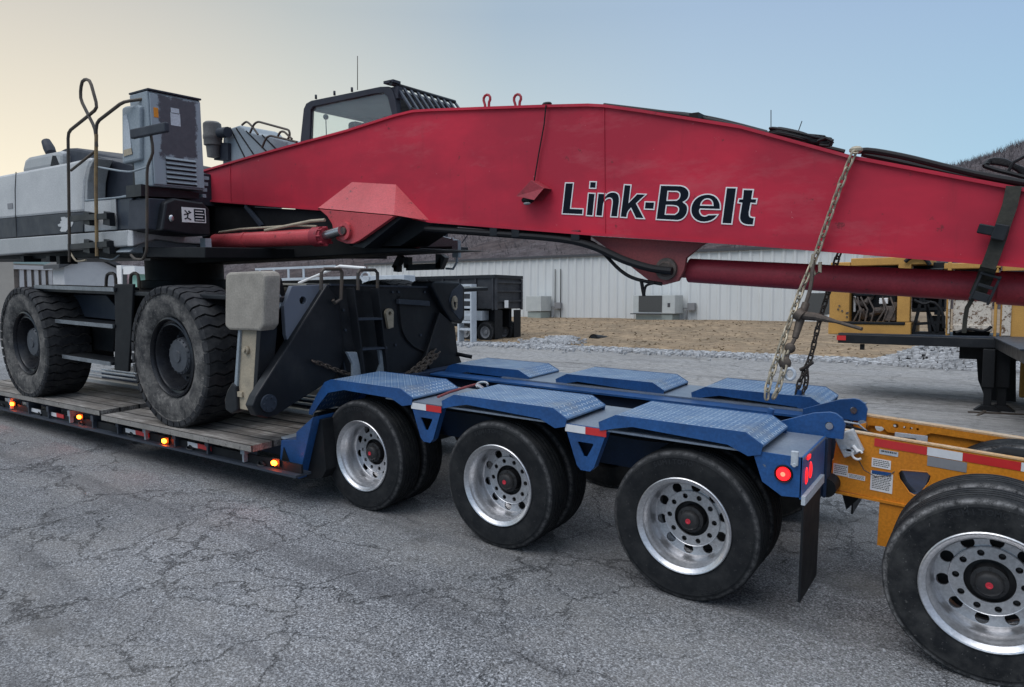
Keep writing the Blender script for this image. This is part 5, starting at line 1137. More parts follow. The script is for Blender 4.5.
rail('mirror_arm', [(150, 129), (153.7, 153), (147, 165.7), (147, 230), (146.5, 252), (143, 260), (134.5, 259), (131, 255)], 'rail', .014, -.28)
b = MB(); a, c = at(135, 139.5, Y=-.30), at(169.5, 122.5, Y=-.30); b.box((a.x, -.35, a.z), (c.x, -.30, c.z)); b.build('mirror', M['charcoal'], K, bevel=.012)
for yy0, yy1 in ((215, 222), (243, 249)):
    b = MB(); b.bar(at(70, yy0+4, Y=-.2), at(109, yy0+1, Y=-.2), .05, .06); 
    for px in (86, 106): a = at(px, yy0-4, Y=-.2); b.prism([a+V(-.05, 0, 0), a+V(.06, 0, -.02), a+V(.06, 0, -.16), a+V(-.09, 0, -.14)], (0, .06, 0))
    b.build('step', M['black'], K)
rail('step_loop', [(70, 252), (76, 262), (86, 260)], 'tan', .010, -.15)
rail('step_loop', [(100, 258), (113, 260), (119, 255)], 'cabgrey', .008, -.1)
# air cleaner, rear deck and rails behind the boom
q = at(212.5, 133, Y=1.9); b = MB(); hh = .30
b.lathe([(hh*.5, 0), (hh*.5, .09), (hh*.42, .118), (hh*.30, .122), (-.02, .122), (-.04, .128), (-.08, .128), (-.09, .122), (-hh*.55, .122), (-hh*.60, .095), (-hh*1.1, .085), (-hh*1.15, .0)], q, axis='Z', seg=36); b.build('air_cleaner', M['engine'], K); bpy.data.objects['air_cleaner'].data.materials[0] = paint('brown grey canister', (.13, .125, .12), (.07, .065, .06), .55, scale=5); M['can'] = bpy.data.objects['air_cleaner'].data.materials[0]
b = MB(); b.cyl(at(220, 133, Y=1.9), at(228, 132, Y=1.9), .07, seg=20); b.prism(PY([(214, 160), (214, 142), (228, 143), (228, 160)], 1.95), (0, .2, 0)); b.build('cleaner_elbow', M['charcoal'], K)
b = MB(); b.prism(PY([(222, 190), (223, 132), (230.5, 128), (239, 125.2), (243, 127), (246.5, 131), (260, 134.6), (272, 136.5), (287, 141), (292, 150), (292, 190)], 2.0), (0, .6, 0)); gp = b.build('rear_housing', M['cabgrey'], K, bevel=.02)
for l in ([(230, 127.5), (246, 160)], [(236, 128), (256, 158)], [(246, 131), (275, 160)], [(262, 135), (285, 158)]):
    b = MB(); b.bar(at(*l[0], Y=1.995), at(*l[1], Y=1.995), .018, .008, (0, 1, 0)); b.build('panel_gap', M['black2'], gp)
for l in ([(242, 125), (246.5, 121), (252, 126), (258, 134.5)], [(250, 133), (254, 124), (258, 121.5), (289, 130), (290, 135), (288, 139)], [(262, 148), (266, 138), (270, 135.5), (297, 142)], [(278, 136), (280.5, 131.5), (284, 131.5), (292, 139)]): rail('handrail', l, 'rail', .014, 1.9)
# cab on the far side
yc0, yc1 = 1.92, 2.92
co_ = [(290, 185), (300, 143), (303.5, 109), (306, 103.5), (311, 100.6), (380, 86.6), (388, 86.4), (392, 90), (395, 100), (400, 130), (402, 180)]
ci_ = [(303, 178), (309.5, 140), (310.6, 110), (313, 106.6), (376, 93.4), (383, 92.6), (387.5, 97), (391.5, 113), (396, 170)]
for yy, nm in ((yc0, 0), (yc1, 1)):
    o3 = [at(a, c, Y=yc0) for a, c in co_]; i3 = [at(a, c, Y=yc0) for a, c in ci_]
    b = MB(); b.plate([V(p.x, yy, p.z) for p in o3], [[V(p.x, yy, p.z) for p in i3]], (0, .06, 0)); sf = b.build('cab_side_frame', M['charcoal'], K, bevel=.006)
    b = MB(); b.prism([V(p.x, yy+.03, p.z) for p in i3], (0, .006, 0)); b.build('window', M['glass'], sf)
R3 = [at(a, c, Y=yc0) for a, c in [(303.5, 109), (306, 103.5), (311, 100.6), (380, 86.6), (388, 86.4), (391, 89), (386, 91.5), (380, 91), (313, 105), (308, 110)]]
b = MB(); b.prism([V(p.x, yc0+.062, p.z) for p in R3], (0, yc1-yc0-.064, 0)); b.build('cab_roof', M['charcoal'], K)
xr_ = o3[-3].x; b = MB(); b.box((o3[0].x, yc0+.07, 2.3), (xr_-.1, yc1, 3.0)); b.build('cab_floor', M['charcoal'], K)
b = MB(); b.box((-2.55, 2.3, 3.0), (-2.1, 2.7, 3.45)); b.box((-2.6, 2.32, 3.45), (-2.45, 2.68, 3.85)); b.build('seat', M['black2'], K, bevel=.04)
xg = R3[4].x; zg = R3[4].z
b = MB(); b.tube([V(xg+.06, yc0-.02, zg+.02), V(xg+.06, yc1+.10, zg+.02)], .025, 8); b.tube([V(xg+.30, yc0+.05, zg-.28), V(xg+.30, yc1+.10, zg-.28)], .025, 8); gd = b.build('guard_rail', M['black'], K)
for k in range(10):
    y = yc0+.06+k*.115; b = MB(); b.bar((xg+.06, y, zg+.02), (xg+.16, y, zg-.10), .035, .02); b.bar((xg+.16, y, zg-.10), (xg+.30, y, zg-.28), .035, .02); b.build('guard_bar', M['bluegrey'], gd)
b = MB(); b.prism([V(xg-.02, yc0+.06, zg-.0), V(xg+.07, yc0+.06, zg-.02), V(xg+.15, yc0+.06, zg-.9), V(xg+.0, yc0+.06, zg-.9)], (0, .05, 0)); b.box((xg+.03, yc0+.02, zg-.14), (xg+.13, yc0+.10, zg-.01)); b.box((xg-.05, yc0-.02, zg+.03), (xg+.10, yc0+.1, zg+.06)); b.build('cab_front_post', M['charcoal'], K)
for px in (316, 334.5, 352): b = MB(); p = at(px, 100-(px-311)*.2, Y=yc0+.03); b.cyl(p, p+V(0, 0, .05), .014, seg=8); b.build('roof_bolt', M['charcoal'], K)
b = MB(); b.tube([at(357.5, 90, Y=2.2), at(357.5, 56, Y=2.2)], .005, 5); b.build('antenna', M['rail'], K)
b = MB(); p = at(326, 117, Y=yc0+.09); b.sph(p, .035, 10); b.tube([p, p+V(0, 0, -.3)], .006, 5); b.build('cab_mirror', M['black2'], K)

# undercarriage
b = MB(); b.box((-5.4, .45, 1.15), (-.95, 2.15, 1.76)); b.build('chassis', M['black2'], K, bevel=.02)
b = MB(); b.box((-5.55, -.18, 1.74), (-.75, .5, 1.785)); b.box((-5.55, 2.1, 1.74), (-.75, 2.8, 1.785)); b.build('chassis_top', M['black'], K, bevel=.01)
b = MB(); b.box((-2.45, .2, .98), (-2.15, 2.4, 1.25)); b.box((-5.85, .2, .93), (-5.5, 2.4, 1.2)); b.build('axle_beam', M['black2'], K, bevel=.03)
hp('step_side_plate', 'black2', [(114, 284), (133, 284), (131, 330), (128, 372), (114, 370), (115, 330)], y=-.2, d=.03)
hp('step_side_plate', 'black', [(36, 290), (48, 290), (60, 318), (64, 362), (58, 360), (54, 330), (44, 300)], y=-.12, d=.6)
hp('step_back', 'bluegrey', [(64, 294), (106, 295), (115, 306), (115, 320), (66, 315)], y=.12, d=.1)
hp('step_back', 'black2', [(60, 318), (115, 322), (113, 352), (62, 346)], y=.18, d=.3)
for (l, yy) in (([(34, 286.5), (115, 289)], -.22), ([(55, 321), (114, 325.5)], -.22), ([(62, 356), (112, 363.5)], -.22)):
    a, c = at(*l[0], Y=yy), at(*l[1], Y=yy); b = MB(); b.box((a.x, yy, (a.z+c.z)/2-.02), (c.x, yy+.26, (a.z+c.z)/2+.015)); st = b.build('step_frame', M['black'], K, bevel=.005)
    b = MB(); b.box((a.x+.02, yy-.008, (a.z+c.z)/2-.026), (c.x-.02, yy-.001, (a.z+c.z)/2+.018)); b.build('step_tread', M['silvertread'], st)
for (pa_, pb_) in ((106, 116), (130, 139)): rail('grab_loop', [(pa_, 288), (pa_+.5, 273.5), (pb_-.5, 273), (pb_, 288)], 'rail', .018, .0)
b = MB(); b.box((-5.0, .4, 1.1), (-4.2, .6, 1.45)); b.build('chassis_block', M['black2'], K)
# big tyres
def big_wheel(x, y, z, far=False, inner=False):
    r = .70; w = .50
    prof = [(-.19, .395), (-.205, .41), (-.235, .44), (-.247, .50), (-.248, .56), (-.240, .60), (-.238, .62), (-.246, .625), (-.240, .655), (-.225, .668), (.225, .668), (.240, .655), (.248, .56), (.247, .5), (.235, .44), (.19, .395)]
    b = MB(); b.lathe(prof, seg=96)
    N = 38; zig = [0, 0, .034, -.012, .036, -.012, .034, 0, 0]; ys = [-.254, -.240, -.17, -.09, 0, .09, .17, .240, .254]
    lug_ = MB()
    for k in range(N):
        a0 = 2*math.pi*k/N; da = 2*math.pi/N*.80; vs = []
        for yy, zz in zip(ys, zig):
            for a in (a0+zz, a0+zz+da):
                for rr_ in ((.655, .700 if abs(yy) < .2 else .694) if abs(yy) < .25 else (.628, .676)): vs.append(V(rr_*math.cos(a), yy, rr_*math.sin(a)))
        fs = []
        for i in range(len(ys)-1):
            p, q = 4*i, 4*i+4; fs += [(p+1, q+1, q+3, p+3), (p, q, q+1, p+1), (p+2, p+3, q+3, q+2)]
        e = len(vs)-4; fs += [(0, 1, 3, 2), (e, e+2, e+3, e+1)]; lug_.add(vs, fs)
    if 'btyre' not in ME: ME['btyre'] = shared(b, 'tyre', M['bigtyre']); ME['blug'] = shared(lug_, 'tread', M['lug'])
    if 'brim' not in ME:
        b = MB(); b.lathe([(-.19, .398), (-.215, .392), (-.222, .375), (-.205, .365), (-.17, .36), (-.165, .335), (-.19, .33), (-.195, .318), (-.18, .31), (-.10, .30), (-.03, .27), (-.02, .20), (-.02, 0)], seg=64)
        ME['brim'] = shared(b, 'wheel', black_mach('black wheel paint', (.012, .013, .016), .22, .28))
        b = MB(); b.lathe([(-.02, .19), (-.10, .185), (-.125, .175), (-.13, .165), (-.145, .155), (-.150, .06), (-.160, .055), (-.160, 0)], seg=48)
        for k in range(18): a = 2*math.pi*k/18; b.cyl((.166*math.cos(a), -.12, .166*math.sin(a)), (.166*math.cos(a), -.139, .166*math.sin(a)), .008, seg=6)
        for k in range(14): a = 2*math.pi*k/14; b.cyl((.235*math.cos(a), -.02, .235*math.sin(a)), (.235*math.cos(a), -.05, .235*math.sin(a)), .014, seg=6)
        ME['bhub'] = shared(b, 'hub', paint('slate hub', (.065, .072, .085), (.035, .038, .042), .55, scale=12))
    wv = lk('wheel', ME['brim'], K, V(x, y, z)-ORG[K])
    if far: wv.rotation_euler.z = math.pi
    lk('tyre', ME['btyre'], wv); lk('tread', ME['blug'], wv); lk('hub', ME['bhub'], wv)
fy = -.34+.248
big_wheel(-2.30, fy, 1.165); big_wheel(-5.62, fy, 1.10); big_wheel(-2.30, 2.60-fy, 1.165, True); big_wheel(-5.62, 2.60-fy, 1.10, True)

# stabiliser frame across the front of the chassis
def fx(name, mat, pts, x, d, bev=.008, par=K): b = MB(); b.prism(PX(pts, x), (-d, 0, 0)); return b.build(name, M[mat], par, bevel=bev)
F = PX([(326, 284), (432, 287), (440, 312), (455, 330), (457, 352), (465, 376), (455, 386), (350, 396), (338, 374), (325, 372)], -.70)
hole1 = PX([(404+3.2*math.cos(k*.785), 0) for k in range(0)], -.7)
b = MB(); b.prism(F, (-.28, 0, 0)); stf = b.build('stabiliser_frame', M['black'], K, bevel=.01)
M['slate'] = black_mach('lightened slate plate', (.12, .14, .175), .4, .4); b = MB(); b.plate(PX([(292, 286), (327.5, 284.5), (300, 337), (291, 350), (286, 335), (284, 306)], -.715), [PX([(303+3.4*math.cos(k*.5236), 300.5+4*math.sin(k*.5236)) for k in range(12)], -.715)], (-.05, 0, 0)); b.build('outrigger_plate', M['slate'], stf, bevel=.004)  # plate colour lightened to carry a reflection
fx('outrigger_arm', 'black', [(327, 284.5), (340, 300), (345, 360), (335, 378), (277, 415), (268, 418), (257, 416), (252, 406), (256, 396)], -.66, .10, .012)
fx('outrigger_arm', 'black2', [(262, 276), (282, 278), (287, 300), (290, 345), (256, 402), (251, 400), (258, 330)], -.94, .1, .01)
ly = -.40
hp('leg_face', 'tan', [(240, 329), (257.5, 329), (252, 411), (235.5, 408.5)], y=ly, d=.05, bev=.006)
hp('leg_flange', 'black', [(256.5, 329), (261, 329), (255, 411), (251.8, 411)], y=ly-.02, d=.16, bev=.004)
hp('leg_flange', 'cabgrey', [(238, 329), (240.3, 329), (236, 400), (233, 400)], y=ly-.02, d=.14, bev=.004)
p = at(247.5, 350, Y=ly); b = MB(); b.cyl(p, p+V(0, -.025, 0), .035, seg=10); b.build('leg_bolt', M['tan'], K)
b = MB(); b.cyl(p+V(0, -.025, 0), p+V(0, -.045, 0), .018, seg=6); b.build('leg_bolt', M['tan'], K)
p = at(241, 394, Y=ly); b = MB(); b.box(p-V(.05, .02, .022), p+V(.04, 0, .022)); b.build('leg_block', M['tan'], K)
hp('hinge_cheek', 'black', [(225, 410), (224, 400), (227, 390), (232, 382), (236, 386), (237, 411), (231, 414)], y=ly-.03, d=.22, bev=.015)
p = at(268, 403, X=-.655); b = MB()
b.tube([p, p+V(.02, 0, 0)], .075, 24)
for k in range(6): a = k*1.047; b.cyl(p+V(.02, .05*math.cos(a), .05*math.sin(a)), p+V(.032, .05*math.cos(a), .05*math.sin(a)), .010, seg=6)
b.build('hinge_cap', M['bluegrey'], K)
pad = hp('stabiliser_pad', 'concrete', [(225, 275), (228, 272.5), (259, 271), (263, 272.5), (265, 276), (263, 326), (259, 331), (229, 330), (224.5, 326)], y=ly-.05, d=.16, bev=.02)
b = MB(); pts = PX([(265, 276), (272, 274), (281, 290), (281, 306), (272, 322), (264, 322)], -.78); b.prism(pts, (-.2, 0, 0)); b.build('pad_bracket', M['black'], K, bevel=.01)
for (px, py, rr_) in ((270, 279, .03), (272, 293, .035), (276, 301, .045)):
    p = at(px, py, X=-.77); b = MB(); b.tube([p+V(0, rr_*math.cos(k*.6283), rr_*1.5*math.sin(k*.6283)) for k in range(10)], .014, 6, closed=True); b.build('pad_link', M['cabgrey'], K)
# far outrigger
far_ = fx('outrigger_pocket', 'black', [(431, 285), (434, 281), (460, 282), (465, 287), (465, 318), (462, 324), (452, 322), (443, 308)], -.62, .3, .02)
fx('pocket_lip', 'bluegrey', [(452, 291), (460, 284), (463, 288), (463, 316), (460, 320), (452, 310), (449, 300)], -.615, .01, .004)
p = at(454.5, 303, X=-.60); b = MB(); b.tube([p+V(0, .035*math.cos(k*.6283), .075*math.sin(k*.6283)+.01*math.cos(k)) for k in range(10)], .014, 6, closed=True); b.cyl(p+V(0, 0, .04), p+V(.02, 0, .04), .03, seg=12); b.build('pad_link', M['tan'], K)
fx('outrigger_arm', 'black', [(440, 312), (455, 325), (458, 352), (468, 378), (455, 386), (440, 388), (425, 360)], -.64, .25, .012)
b = MB(); b.tube([at(457, 354, X=-.64), at(472, 357, X=-.5)], .022, 8); b.build('release_bar', M['black2'], K)
fx('nameplate_bar', 'bluegrey', [(399, 299), (430, 301), (430, 306), (399, 304)], -.655, .04, .004)
b = MB(); c0 = at(390, 313.5, X=-.66); b.plate([V(-.66, c0.y+.055*math.sin(a), c0.z+.05*math.cos(a)) for a in [R(-110+k*22) for k in range(11)]]+[V(-.66, c0.y+.045, c0.z-.14), V(-.66, c0.y-.02, c0.z-.15)], [[V(-.66, c0.y+.022*math.cos(k*.6283), c0.z+.022*math.sin(k*.6283)) for k in range(10)]], (-.03, 0, 0)); b.build('lashing_lug', M['tan'], K)
for (px, py) in ((341, 292), (343, 310), (345, 330), (392, 292), (398, 292), (424, 292), (342, 350), (395, 345), (420, 335)):
    p = at(px, py, X=-.699); b = MB(); b.cyl(p, p+V(.016, 0, 0), .014, seg=6); b.build('bolt', M['bluegrey'], stf)
b = MB(); b.tube(resample(PX([(400, 296), (399, 300), (402, 330), (412, 345), (425, 352)], -.685), .04), .010, 6); b.build('hose', M['hose'], stf)
b = MB(); b.bar(at(327, 285, X=-.69), at(350, 395, X=-.69), .016, .02, (1, 0, 0)); b.build('weld_edge', M['bluegrey'], stf)
b = MB(); b.bar(at(330, 284.6, X=-.69), at(431, 287.2, X=-.69), .018, .018, (1, 0, 0)); b.build('top_edge', M['bluegrey'], stf)
# access ladder
lx = -.58
for l in ([(350, 288), (362, 378)], [(374.5, 288), (385, 374)]): b = MB(); b.bar(at(*l[0], X=lx), at(*l[1], X=lx+.02), .016, .10, (1, 0, 0)); b.build('ladder_side', M['black'], K)
fx('ladder_shade', 'black2', [(351, 291), (374, 291), (384, 372), (362, 374)], -.685, .02, 0)  # dark sheet on the frame, puts the shade between the sides into colour
for l in ([(354, 319), (378, 318.5)], [(358, 349), (383, 347.5)]): b = MB(); b.bar(at(*l[0], X=lx), at(*l[1], X=lx), .12, .02); b.build('rung', M['bluegrey'], K)
for l in ([(347, 352), (357, 352), (362, 374), (353, 378), (353, 364)], [(379, 350), (383, 350), (386, 374), (377, 375), (381, 364)]): fx('ladder_foot', 'cabgrey', l, lx+.02, .03, .003)
for l in ([(321, 290), (321.5, 272), (324, 269), (340, 269), (342, 272), (341, 299), (335, 303), (333, 300)], [(358, 290), (358, 273), (360, 270), (375, 270), (377.5, 273), (377.5, 296)]):
    b = MB(); b.tube([at(p[0], p[1], X=-.62) for p in l], .016, 8); b.build('grab_handle', M['rail'], K)

# ------------------------------------------------------------------ chains, binder, straps, cables
def chain_mesh(b, P0, pitch=.054, wire=.0075, wid=.024):
    P = resample(P0, pitch)
    for i in range(len(P)-1):
        c = (P[i]+P[i+1])/2; d = (P[i+1]-P[i]).normalized(); side = d.cross(V(0, 1, 0)).normalized(); oth = d.cross(side).normalized()
        t = i*math.pi/2+.5+rnd.uniform(-.18, .18); s = side*math.cos(t)+oth*math.sin(t)
        L = pitch/2+wire*.3; hw = wid-wire; pts = []
        for k in range(6): a = math.pi*k/5-math.pi/2; pts.append(c+d*(L-hw+wire*1.2+hw*math.cos(a))+s*(hw*math.sin(a)))
        for k in range(6): a = math.pi*k/5-math.pi/2; pts.append(c-d*(L-hw+wire*1.2+hw*math.cos(a))-s*(hw*math.sin(a)))
        b.tube(pts, wire, 6, closed=True)
def Pn(l): return [at(p[0], p[1], Y=p[2]) for p in l]
b = MB(); l = Pn([(858, 150, 1.02), (854, 153, .975), (842, 181, .97), (823.4, 233.6, .965), (815, 258, .955), (801, 290.6, .88), (785, 335, .76), (768.5, 384, .64), (766.5, 400, .61)]); chain_mesh(b, l)
chain_mesh(b, Pn([(784.5, 366, .69), (777, 392, .63), (768, 403, .60)]), .054)
chain_mesh(b, Pn([(788, 346, .74), (784.5, 358, .70), (784, 368, .69)]), .05)
b.sph(at(856, 150, Y=1.0), .032, 10, (1.3, 1, .8)); 
o = b.build('tie_down_chain', M['chain'], origin=at(815, 258, Y=.955)); tag(o, 'pale galvanised chain running down the near side of the red boom to the trailer', 'chain', 'load chains over the boom')
b = MB(); l = Pn([(846, 245, 1.62), (838, 256, 1.62), (827.5, 294.6, 1.65), (819, 323, 1.67), (811, 355.7, 1.70), (806, 368, 1.71)]); chain_mesh(b, l)
chain_mesh(b, Pn([(806, 368, 1.71), (799, 384, 1.71), (795.5, 398, 1.72)])); chain_mesh(b, Pn([(806, 368, 1.71), (806.5, 382, 1.73), (802, 394, 1.74), (796, 399, 1.73)]))
b.tube(Pn([(813, 362, 1.69), (806, 367, 1.70), (800, 370, 1.70)]), .014, 8)
o = b.build('tie_down_chain', M['chaindark'], origin=at(806, 368, Y=1.71)); tag(o, 'darker chain on the far side of the boom, behind the near chain', 'chain', 'load chains over the boom')
b = MB(); bb = Pn([(813, 262, .93), (811, 285, .88), (806, 303, .84), (800, 321, .80), (795, 338, .76), (790, 348, .73), (785, 363, .70)])
b.tube(resample(bb, .03), .013, 8); b.tube(bb[2:5], [.024, .027, .020], 12); b.sph(bb[5], .035, 12, (1, .6, 1)); b.sph(bb[6], .04, 12, (1, .5, 1.1)); ba = tag(b.build('load_binder', M['chaindark'], origin=bb[3]), 'rusty ratchet load binder hooked between the chains below the boom', 'binder')
b = MB(); b.tube(Pn([(813.5, 254, .93), (811.5, 266, .92), (815, 275, .92), (820, 272, .92), (820, 262, .92)]), .012, 8); b.build('hook', M['chain'], ba)
b = MB(); c = at(790, 374, Y=.69); b.tube([c+V(.030*math.cos(k*.6283), 0, .036*math.sin(k*.6283)) for k in range(10)], .011, 8, closed=True); b.build('ring', M['silver'], ba)
b = MB(); b.tube(Pn([(799, 315, .80), (817, 317, .78), (836, 321.6, .74), (862, 329, .66)]), [.030, .026, .011, .011], 10); b.cyl(at(797, 313, Y=.80), at(803, 317, Y=.79), .042, seg=14); b.build('lever_handle', M['chaindark'], ba)
for (l, lab) in ((PX([(313, 361), (324, 365), (345, 373), (366, 377)], -.62), 'thin dark chain low on the near side of the black stabiliser frame'), (PX([(435, 350), (425, 360), (413, 370), (404, 377)], -.62), 'thick dark chain hanging from the far hole of the black frame')):
    b = MB(); chain_mesh(b, l, .05, .010 if 'thick' in lab else .007, .028 if 'thick' in lab else .022); 
    if 'thick' in lab: chain_mesh(b, [p+V(.03, .03, -.03) for p in l], .05, .010, .028)
    tag(b.build('tie_down_chain', M['chaindark'], origin=l[1]), lab, 'chain', 'chains holding the crane to the deck')
# webbing strap with buckles at the right end of the boom
def ribbon(b, l, w, th=.005):
    P = Pn(l)
    for p, q in zip(P, P[1:]): b.bar(p, q+(q-p)*.02, w, th, (0, 1, 0)) if False else None
    n = len(P); vs = []
    for i, p in enumerate(P):
        d = (P[min(i+1, n-1)]-P[max(i-1, 0)]).normalized(); s = d.cross(V(0, 1, 0)).normalized()*w/2
        vs += [p-s, p+s, p+s+V(0, th, 0), p-s+V(0, th, 0)]
    fs = []
    for i in range(n-1):
        a = 4*i
        for k in range(4): fs.append((a+k, a+(k+1) % 4, a+4+(k+1) % 4, a+4+k))
    fs += [(0, 3, 2, 1), (4*n-4, 4*n-3, 4*n-2, 4*n-1)]; b.add(vs, fs)
b = MB(); ribbon(b, [(1014, 186, .985), (1010, 205, .98), (1003, 225, .98), (999, 238, .97), (993, 255, .97), (988, 268, .975)], .075); ribbon(b, [(989, 266, 1.0), (984, 280, 1.10), (977, 296, 1.12)], .085)
st = tag(b.build('ratchet_strap', M['strap'], origin=at(999, 238, Y=.97)), 'dirty olive ratchet strap wrapped round the boom and cylinder near the right edge', 'strap')
b = MB(); a = at(993, 231, Y=.95); m = Matrix.Translation(a) @ Matrix.Rotation(R(14), 4, 'Y'); b.box((-.075, -.03, -.028), (.045, .02, .028)); b.box((.0, -.04, -.045), (.07, .02, .045)); b.v = [m @ v for v in b.v]; b.build('ratchet', M['black'], st, bevel=.006)
b = MB(); a = at(985, 288, Y=1.06); m = Matrix.Translation(a) @ Matrix.Rotation(R(18), 4, 'Y'); b.box((-.055, -.02, -.09), (-.04, .02, .09)); b.box((.04, -.02, -.09), (.055, .02, .09)); b.box((-.055, -.03, .07), (.055, .02, .085)); b.box((-.04, -.02, .0), (.04, .0, .02)); b.box((-.04, -.02, -.08), (.04, .0, -.03)); b.v = [m @ v for v in b.v]; b.build('buckle', M['black'], st, bevel=.003)
b = MB(); ribbon(b, [(973, 298, 1.08), (967, 308, 1.1), (965, 320, 1.12), (964, 333, 1.13)], .025); b.build('strap_tail', M['strap'], st)
# coils on the boom
b = MB(); c = at(800, 137, Y=1.2)
rr = random.Random(5)
for k in range(9):
    pts = []; ph = rr.random()*.6; ex = rr.uniform(.12, .19); ey = rr.uniform(.06, .13); zz = .010*k*.6
    for i in range(28):
        a = i/28*6.283; x = c.x+ex*math.cos(a)+.03*math.sin(3*a+ph); pts.append(V(x, 1.22+ey*math.sin(a), c.z-.03-(x-c.x)*.275+zz+.008*math.sin(2*a+ph)+.01))
    b.tube(pts, .008, 6, closed=True)
b.tube(Pn([(820, 145, 1.1), (829, 146, 1.08), (832, 141, 1.08), (826, 138, 1.08), (818, 141, 1.1)]), .011, 6)
for (p, q) in (((771, 130), (771, 110)), ((797, 135), (802, 121))): b.tube(Pn([(p[0], p[1], 1.2), (q[0], q[1], 1.2)]), .003, 5)
tag(b.build('coiled_cable', M['hose'], origin=c), 'flat coil of black cable lying on top of the boom left of the chain', 'cable')
b = MB(); b.tube(resample(Pn([(858, 151, 1.08), (872, 151, 1.1), (905, 157, 1.1), (950, 168, 1.1), (985, 176, 1.1), (1030, 184, 1.1)]), .05), .020, 8)
b.tube(resample(Pn([(862, 154, 1.2), (900, 162, 1.2), (960, 175, 1.2), (1030, 188, 1.2)]), .05), .018, 8)
tag(b.build('hydraulic_hose', M['hose'], origin=at(905, 157, Y=1.1)), 'long black hose lying along the boom top right of the chain', 'hose')
b = MB()
for k in range(4):
    l = [(984+k, 166-k*.5, 1.15), (990, 160+k, 1.2), (1003, 160+k*1.5, 1.2), (1016, 166+k, 1.2), (1030, 172+k*3, 1.2)]; b.tube(resample(Pn(l), .03), .012, 6)
b.tube(resample(Pn([(1008, 172, 1.15), (1014, 162, 1.15), (1022, 158, 1.15), (1034, 150, 1.15)]), .03), .009, 6)
b.tube(resample(Pn([(984, 166, 1.15), (996, 170, 1.15), (1012, 174, 1.15), (1030, 179, 1.15)]), .03), .014, 6)
tag(b.build('hose_coil', M['hose'], origin=at(1003, 162, Y=1.2)), 'loops of black hose heaped on the boom top at the right edge', 'hose')
b = MB(); b.tube(resample(Pn([(604, 105, 1.25), (660, 112, 1.2), (700, 118, 1.2), (740, 127, 1.2), (790, 139, 1.2), (845, 152, 1.2)]), .05), .016, 8); b.tube(resample(Pn([(660, 113, 1.3), (686, 115, 1.3), (720, 121, 1.3), (770, 134, 1.3)]), .05), .020, 8); b.box(at(693, 117, Y=1.1)-V(.03, 0, .02), at(693, 117, Y=1.1)+V(.04, .2, .03)); b.build('top_hose', M['hose'], boom)

# pebbles on the near asphalt
b = MB(); rr = random.Random(9)
for i in range(140):
    px, py = rr.uniform(-40, 1000), rr.uniform(490, 700); p = at(px, py, Z=0); rock(b, (p.x, p.y, .004), rr.uniform(.004, .011))
tag(b.build('loose_gravel', M['rock']), 'scattered small stones on the near asphalt', 'gravel', kind='stuff')

# ------------------------------------------------------------------ sky and light
w = bpy.data.worlds.new('World'); scene.world = w; w.use_nodes = True; nt = w.node_tree; N = nt.nodes; Lk = nt.links
bgn = N['Background']; SKYTOP = 1.5
FILL_AZ = R(200)      # compass style, clockwise from +Y
def NN(t, **k):
    n = N.new(t)
    for a, v in k.items(): setattr(n, a, v)
    return n
def mth(op, a, b=0, c=None, clamp=False):
    n = NN('ShaderNodeMath', operation=op, use_clamp=clamp)
    for i, v in enumerate((a, b) if c is None else (a, b, c)):
        if hasattr(v, 'links'): Lk.new(v, n.inputs[i])
        else: n.inputs[i].default_value = v
    return n.outputs[0]
def rmp(f, st):
    n = NN('ShaderNodeValToRGB'); e = n.color_ramp.elements
    while len(e) < len(st): e.new(.5)
    for k, (p, c) in enumerate(st): e[k].position = p; e[k].color = (*c, 1)
    Lk.new(f, n.inputs[0]); return n.outputs[0]
def mx(f, a, b, mode='MIX'):
    n = NN('ShaderNodeMix', data_type='RGBA', blend_type=mode); n.clamp_result = False
    for k, v in ((0, f), (6, a), (7, b)):
        if hasattr(v, 'links'): Lk.new(v, n.inputs[k])
        else: n.inputs[k].default_value = v
    return n.outputs[2]
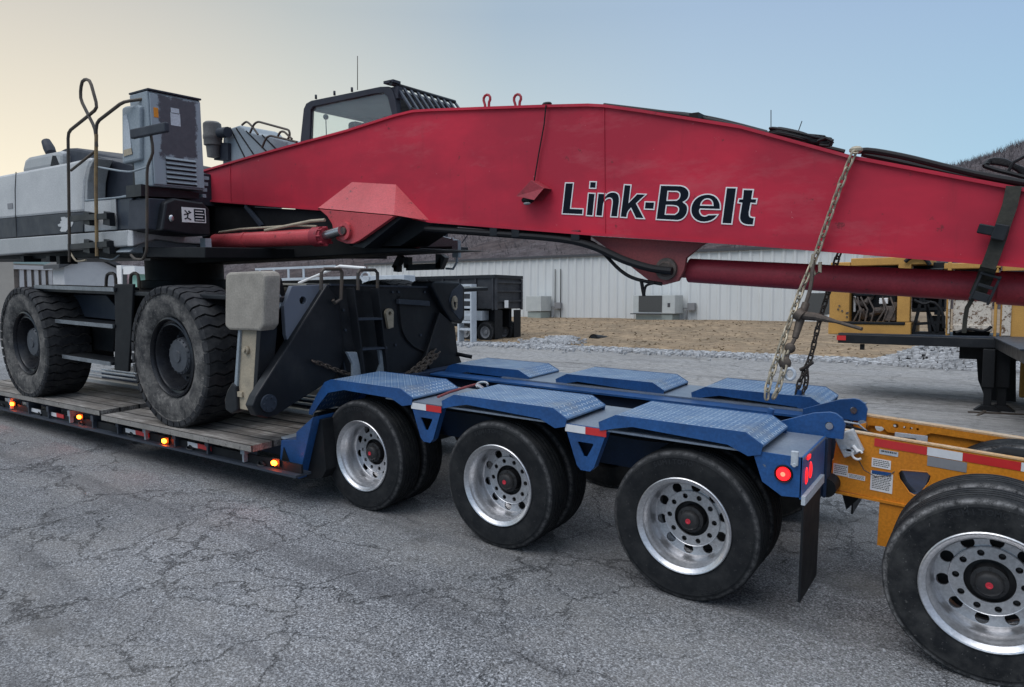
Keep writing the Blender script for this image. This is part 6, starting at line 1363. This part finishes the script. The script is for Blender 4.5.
tc = NN('ShaderNodeTexCoord'); sp = NN('ShaderNodeSeparateXYZ'); Lk.new(tc.outputs['Generated'], sp.inputs[0]); X_, Y_, Z_ = sp.outputs
hl = mth('SQRT', mth('ADD', mth('MULTIPLY', X_, X_), mth('MULTIPLY', Y_, Y_)))
dotv = mth('DIVIDE', mth('ADD', mth('MULTIPLY', X_, -.96), mth('MULTIPLY', Y_, .28)), mth('ADD', hl, .001))
az = mth('MULTIPLY', mth('ADD', dotv, 1), .5)
low = rmp(az, [(0, hexc(176, 186, 206)), (.45, hexc(166, 206, 230)), (.62, hexc(170, 208, 231)), (.80, hexc(192, 216, 230)), (.90, hexc(212, 224, 222)), (.965, hexc(240, 237, 222)), (1, hexc(255, 244, 220))])
top = rmp(az, [(0, hexc(150, 170, 200)), (.45, hexc(150, 180, 214)), (.62, hexc(156, 184, 218)), (.80, hexc(166, 190, 216)), (.89, hexc(168, 188, 206)), (.96, hexc(190, 197, 198)), (1, hexc(208, 204, 196))])
fz = mth('MULTIPLY', mth('SUBTRACT', Z_, .10), 4.6, clamp=True)
colr = mx(fz, low, top)
hi = mth('MULTIPLY', mth('SUBTRACT', Z_, .40), 2.2, clamp=True)
colr = mx(hi, colr, (SKYTOP*.86, SKYTOP*.97, SKYTOP*1.12, 1))  # overhead sky, out of view, made brighter than real to add light
Lk.new(colr, bgn.inputs[0]); bgn.inputs[1].default_value = 1.0
sd = bpy.data.lights.new('sky_fill', 'SUN'); sd.energy = 1.35; sd.angle = R(45); sd.color = (1, .95, .92); so = bpy.data.objects.new('sky_fill', sd); COL.objects.link(so)  # added fill lamp behind the camera for sky brightness; no sun there
EL = R(56); dirv = V(math.sin(FILL_AZ)*math.cos(EL), math.cos(FILL_AZ)*math.cos(EL), math.sin(EL)); so.rotation_euler = dirv.to_track_quat('Z', 'Y').to_euler()
vs_ = scene.view_settings; vs_.view_transform = 'Standard'; vs_.look = 'None'; vs_.gamma = 1; vs_.use_curve_mapping = False; vs_.exposure = 0
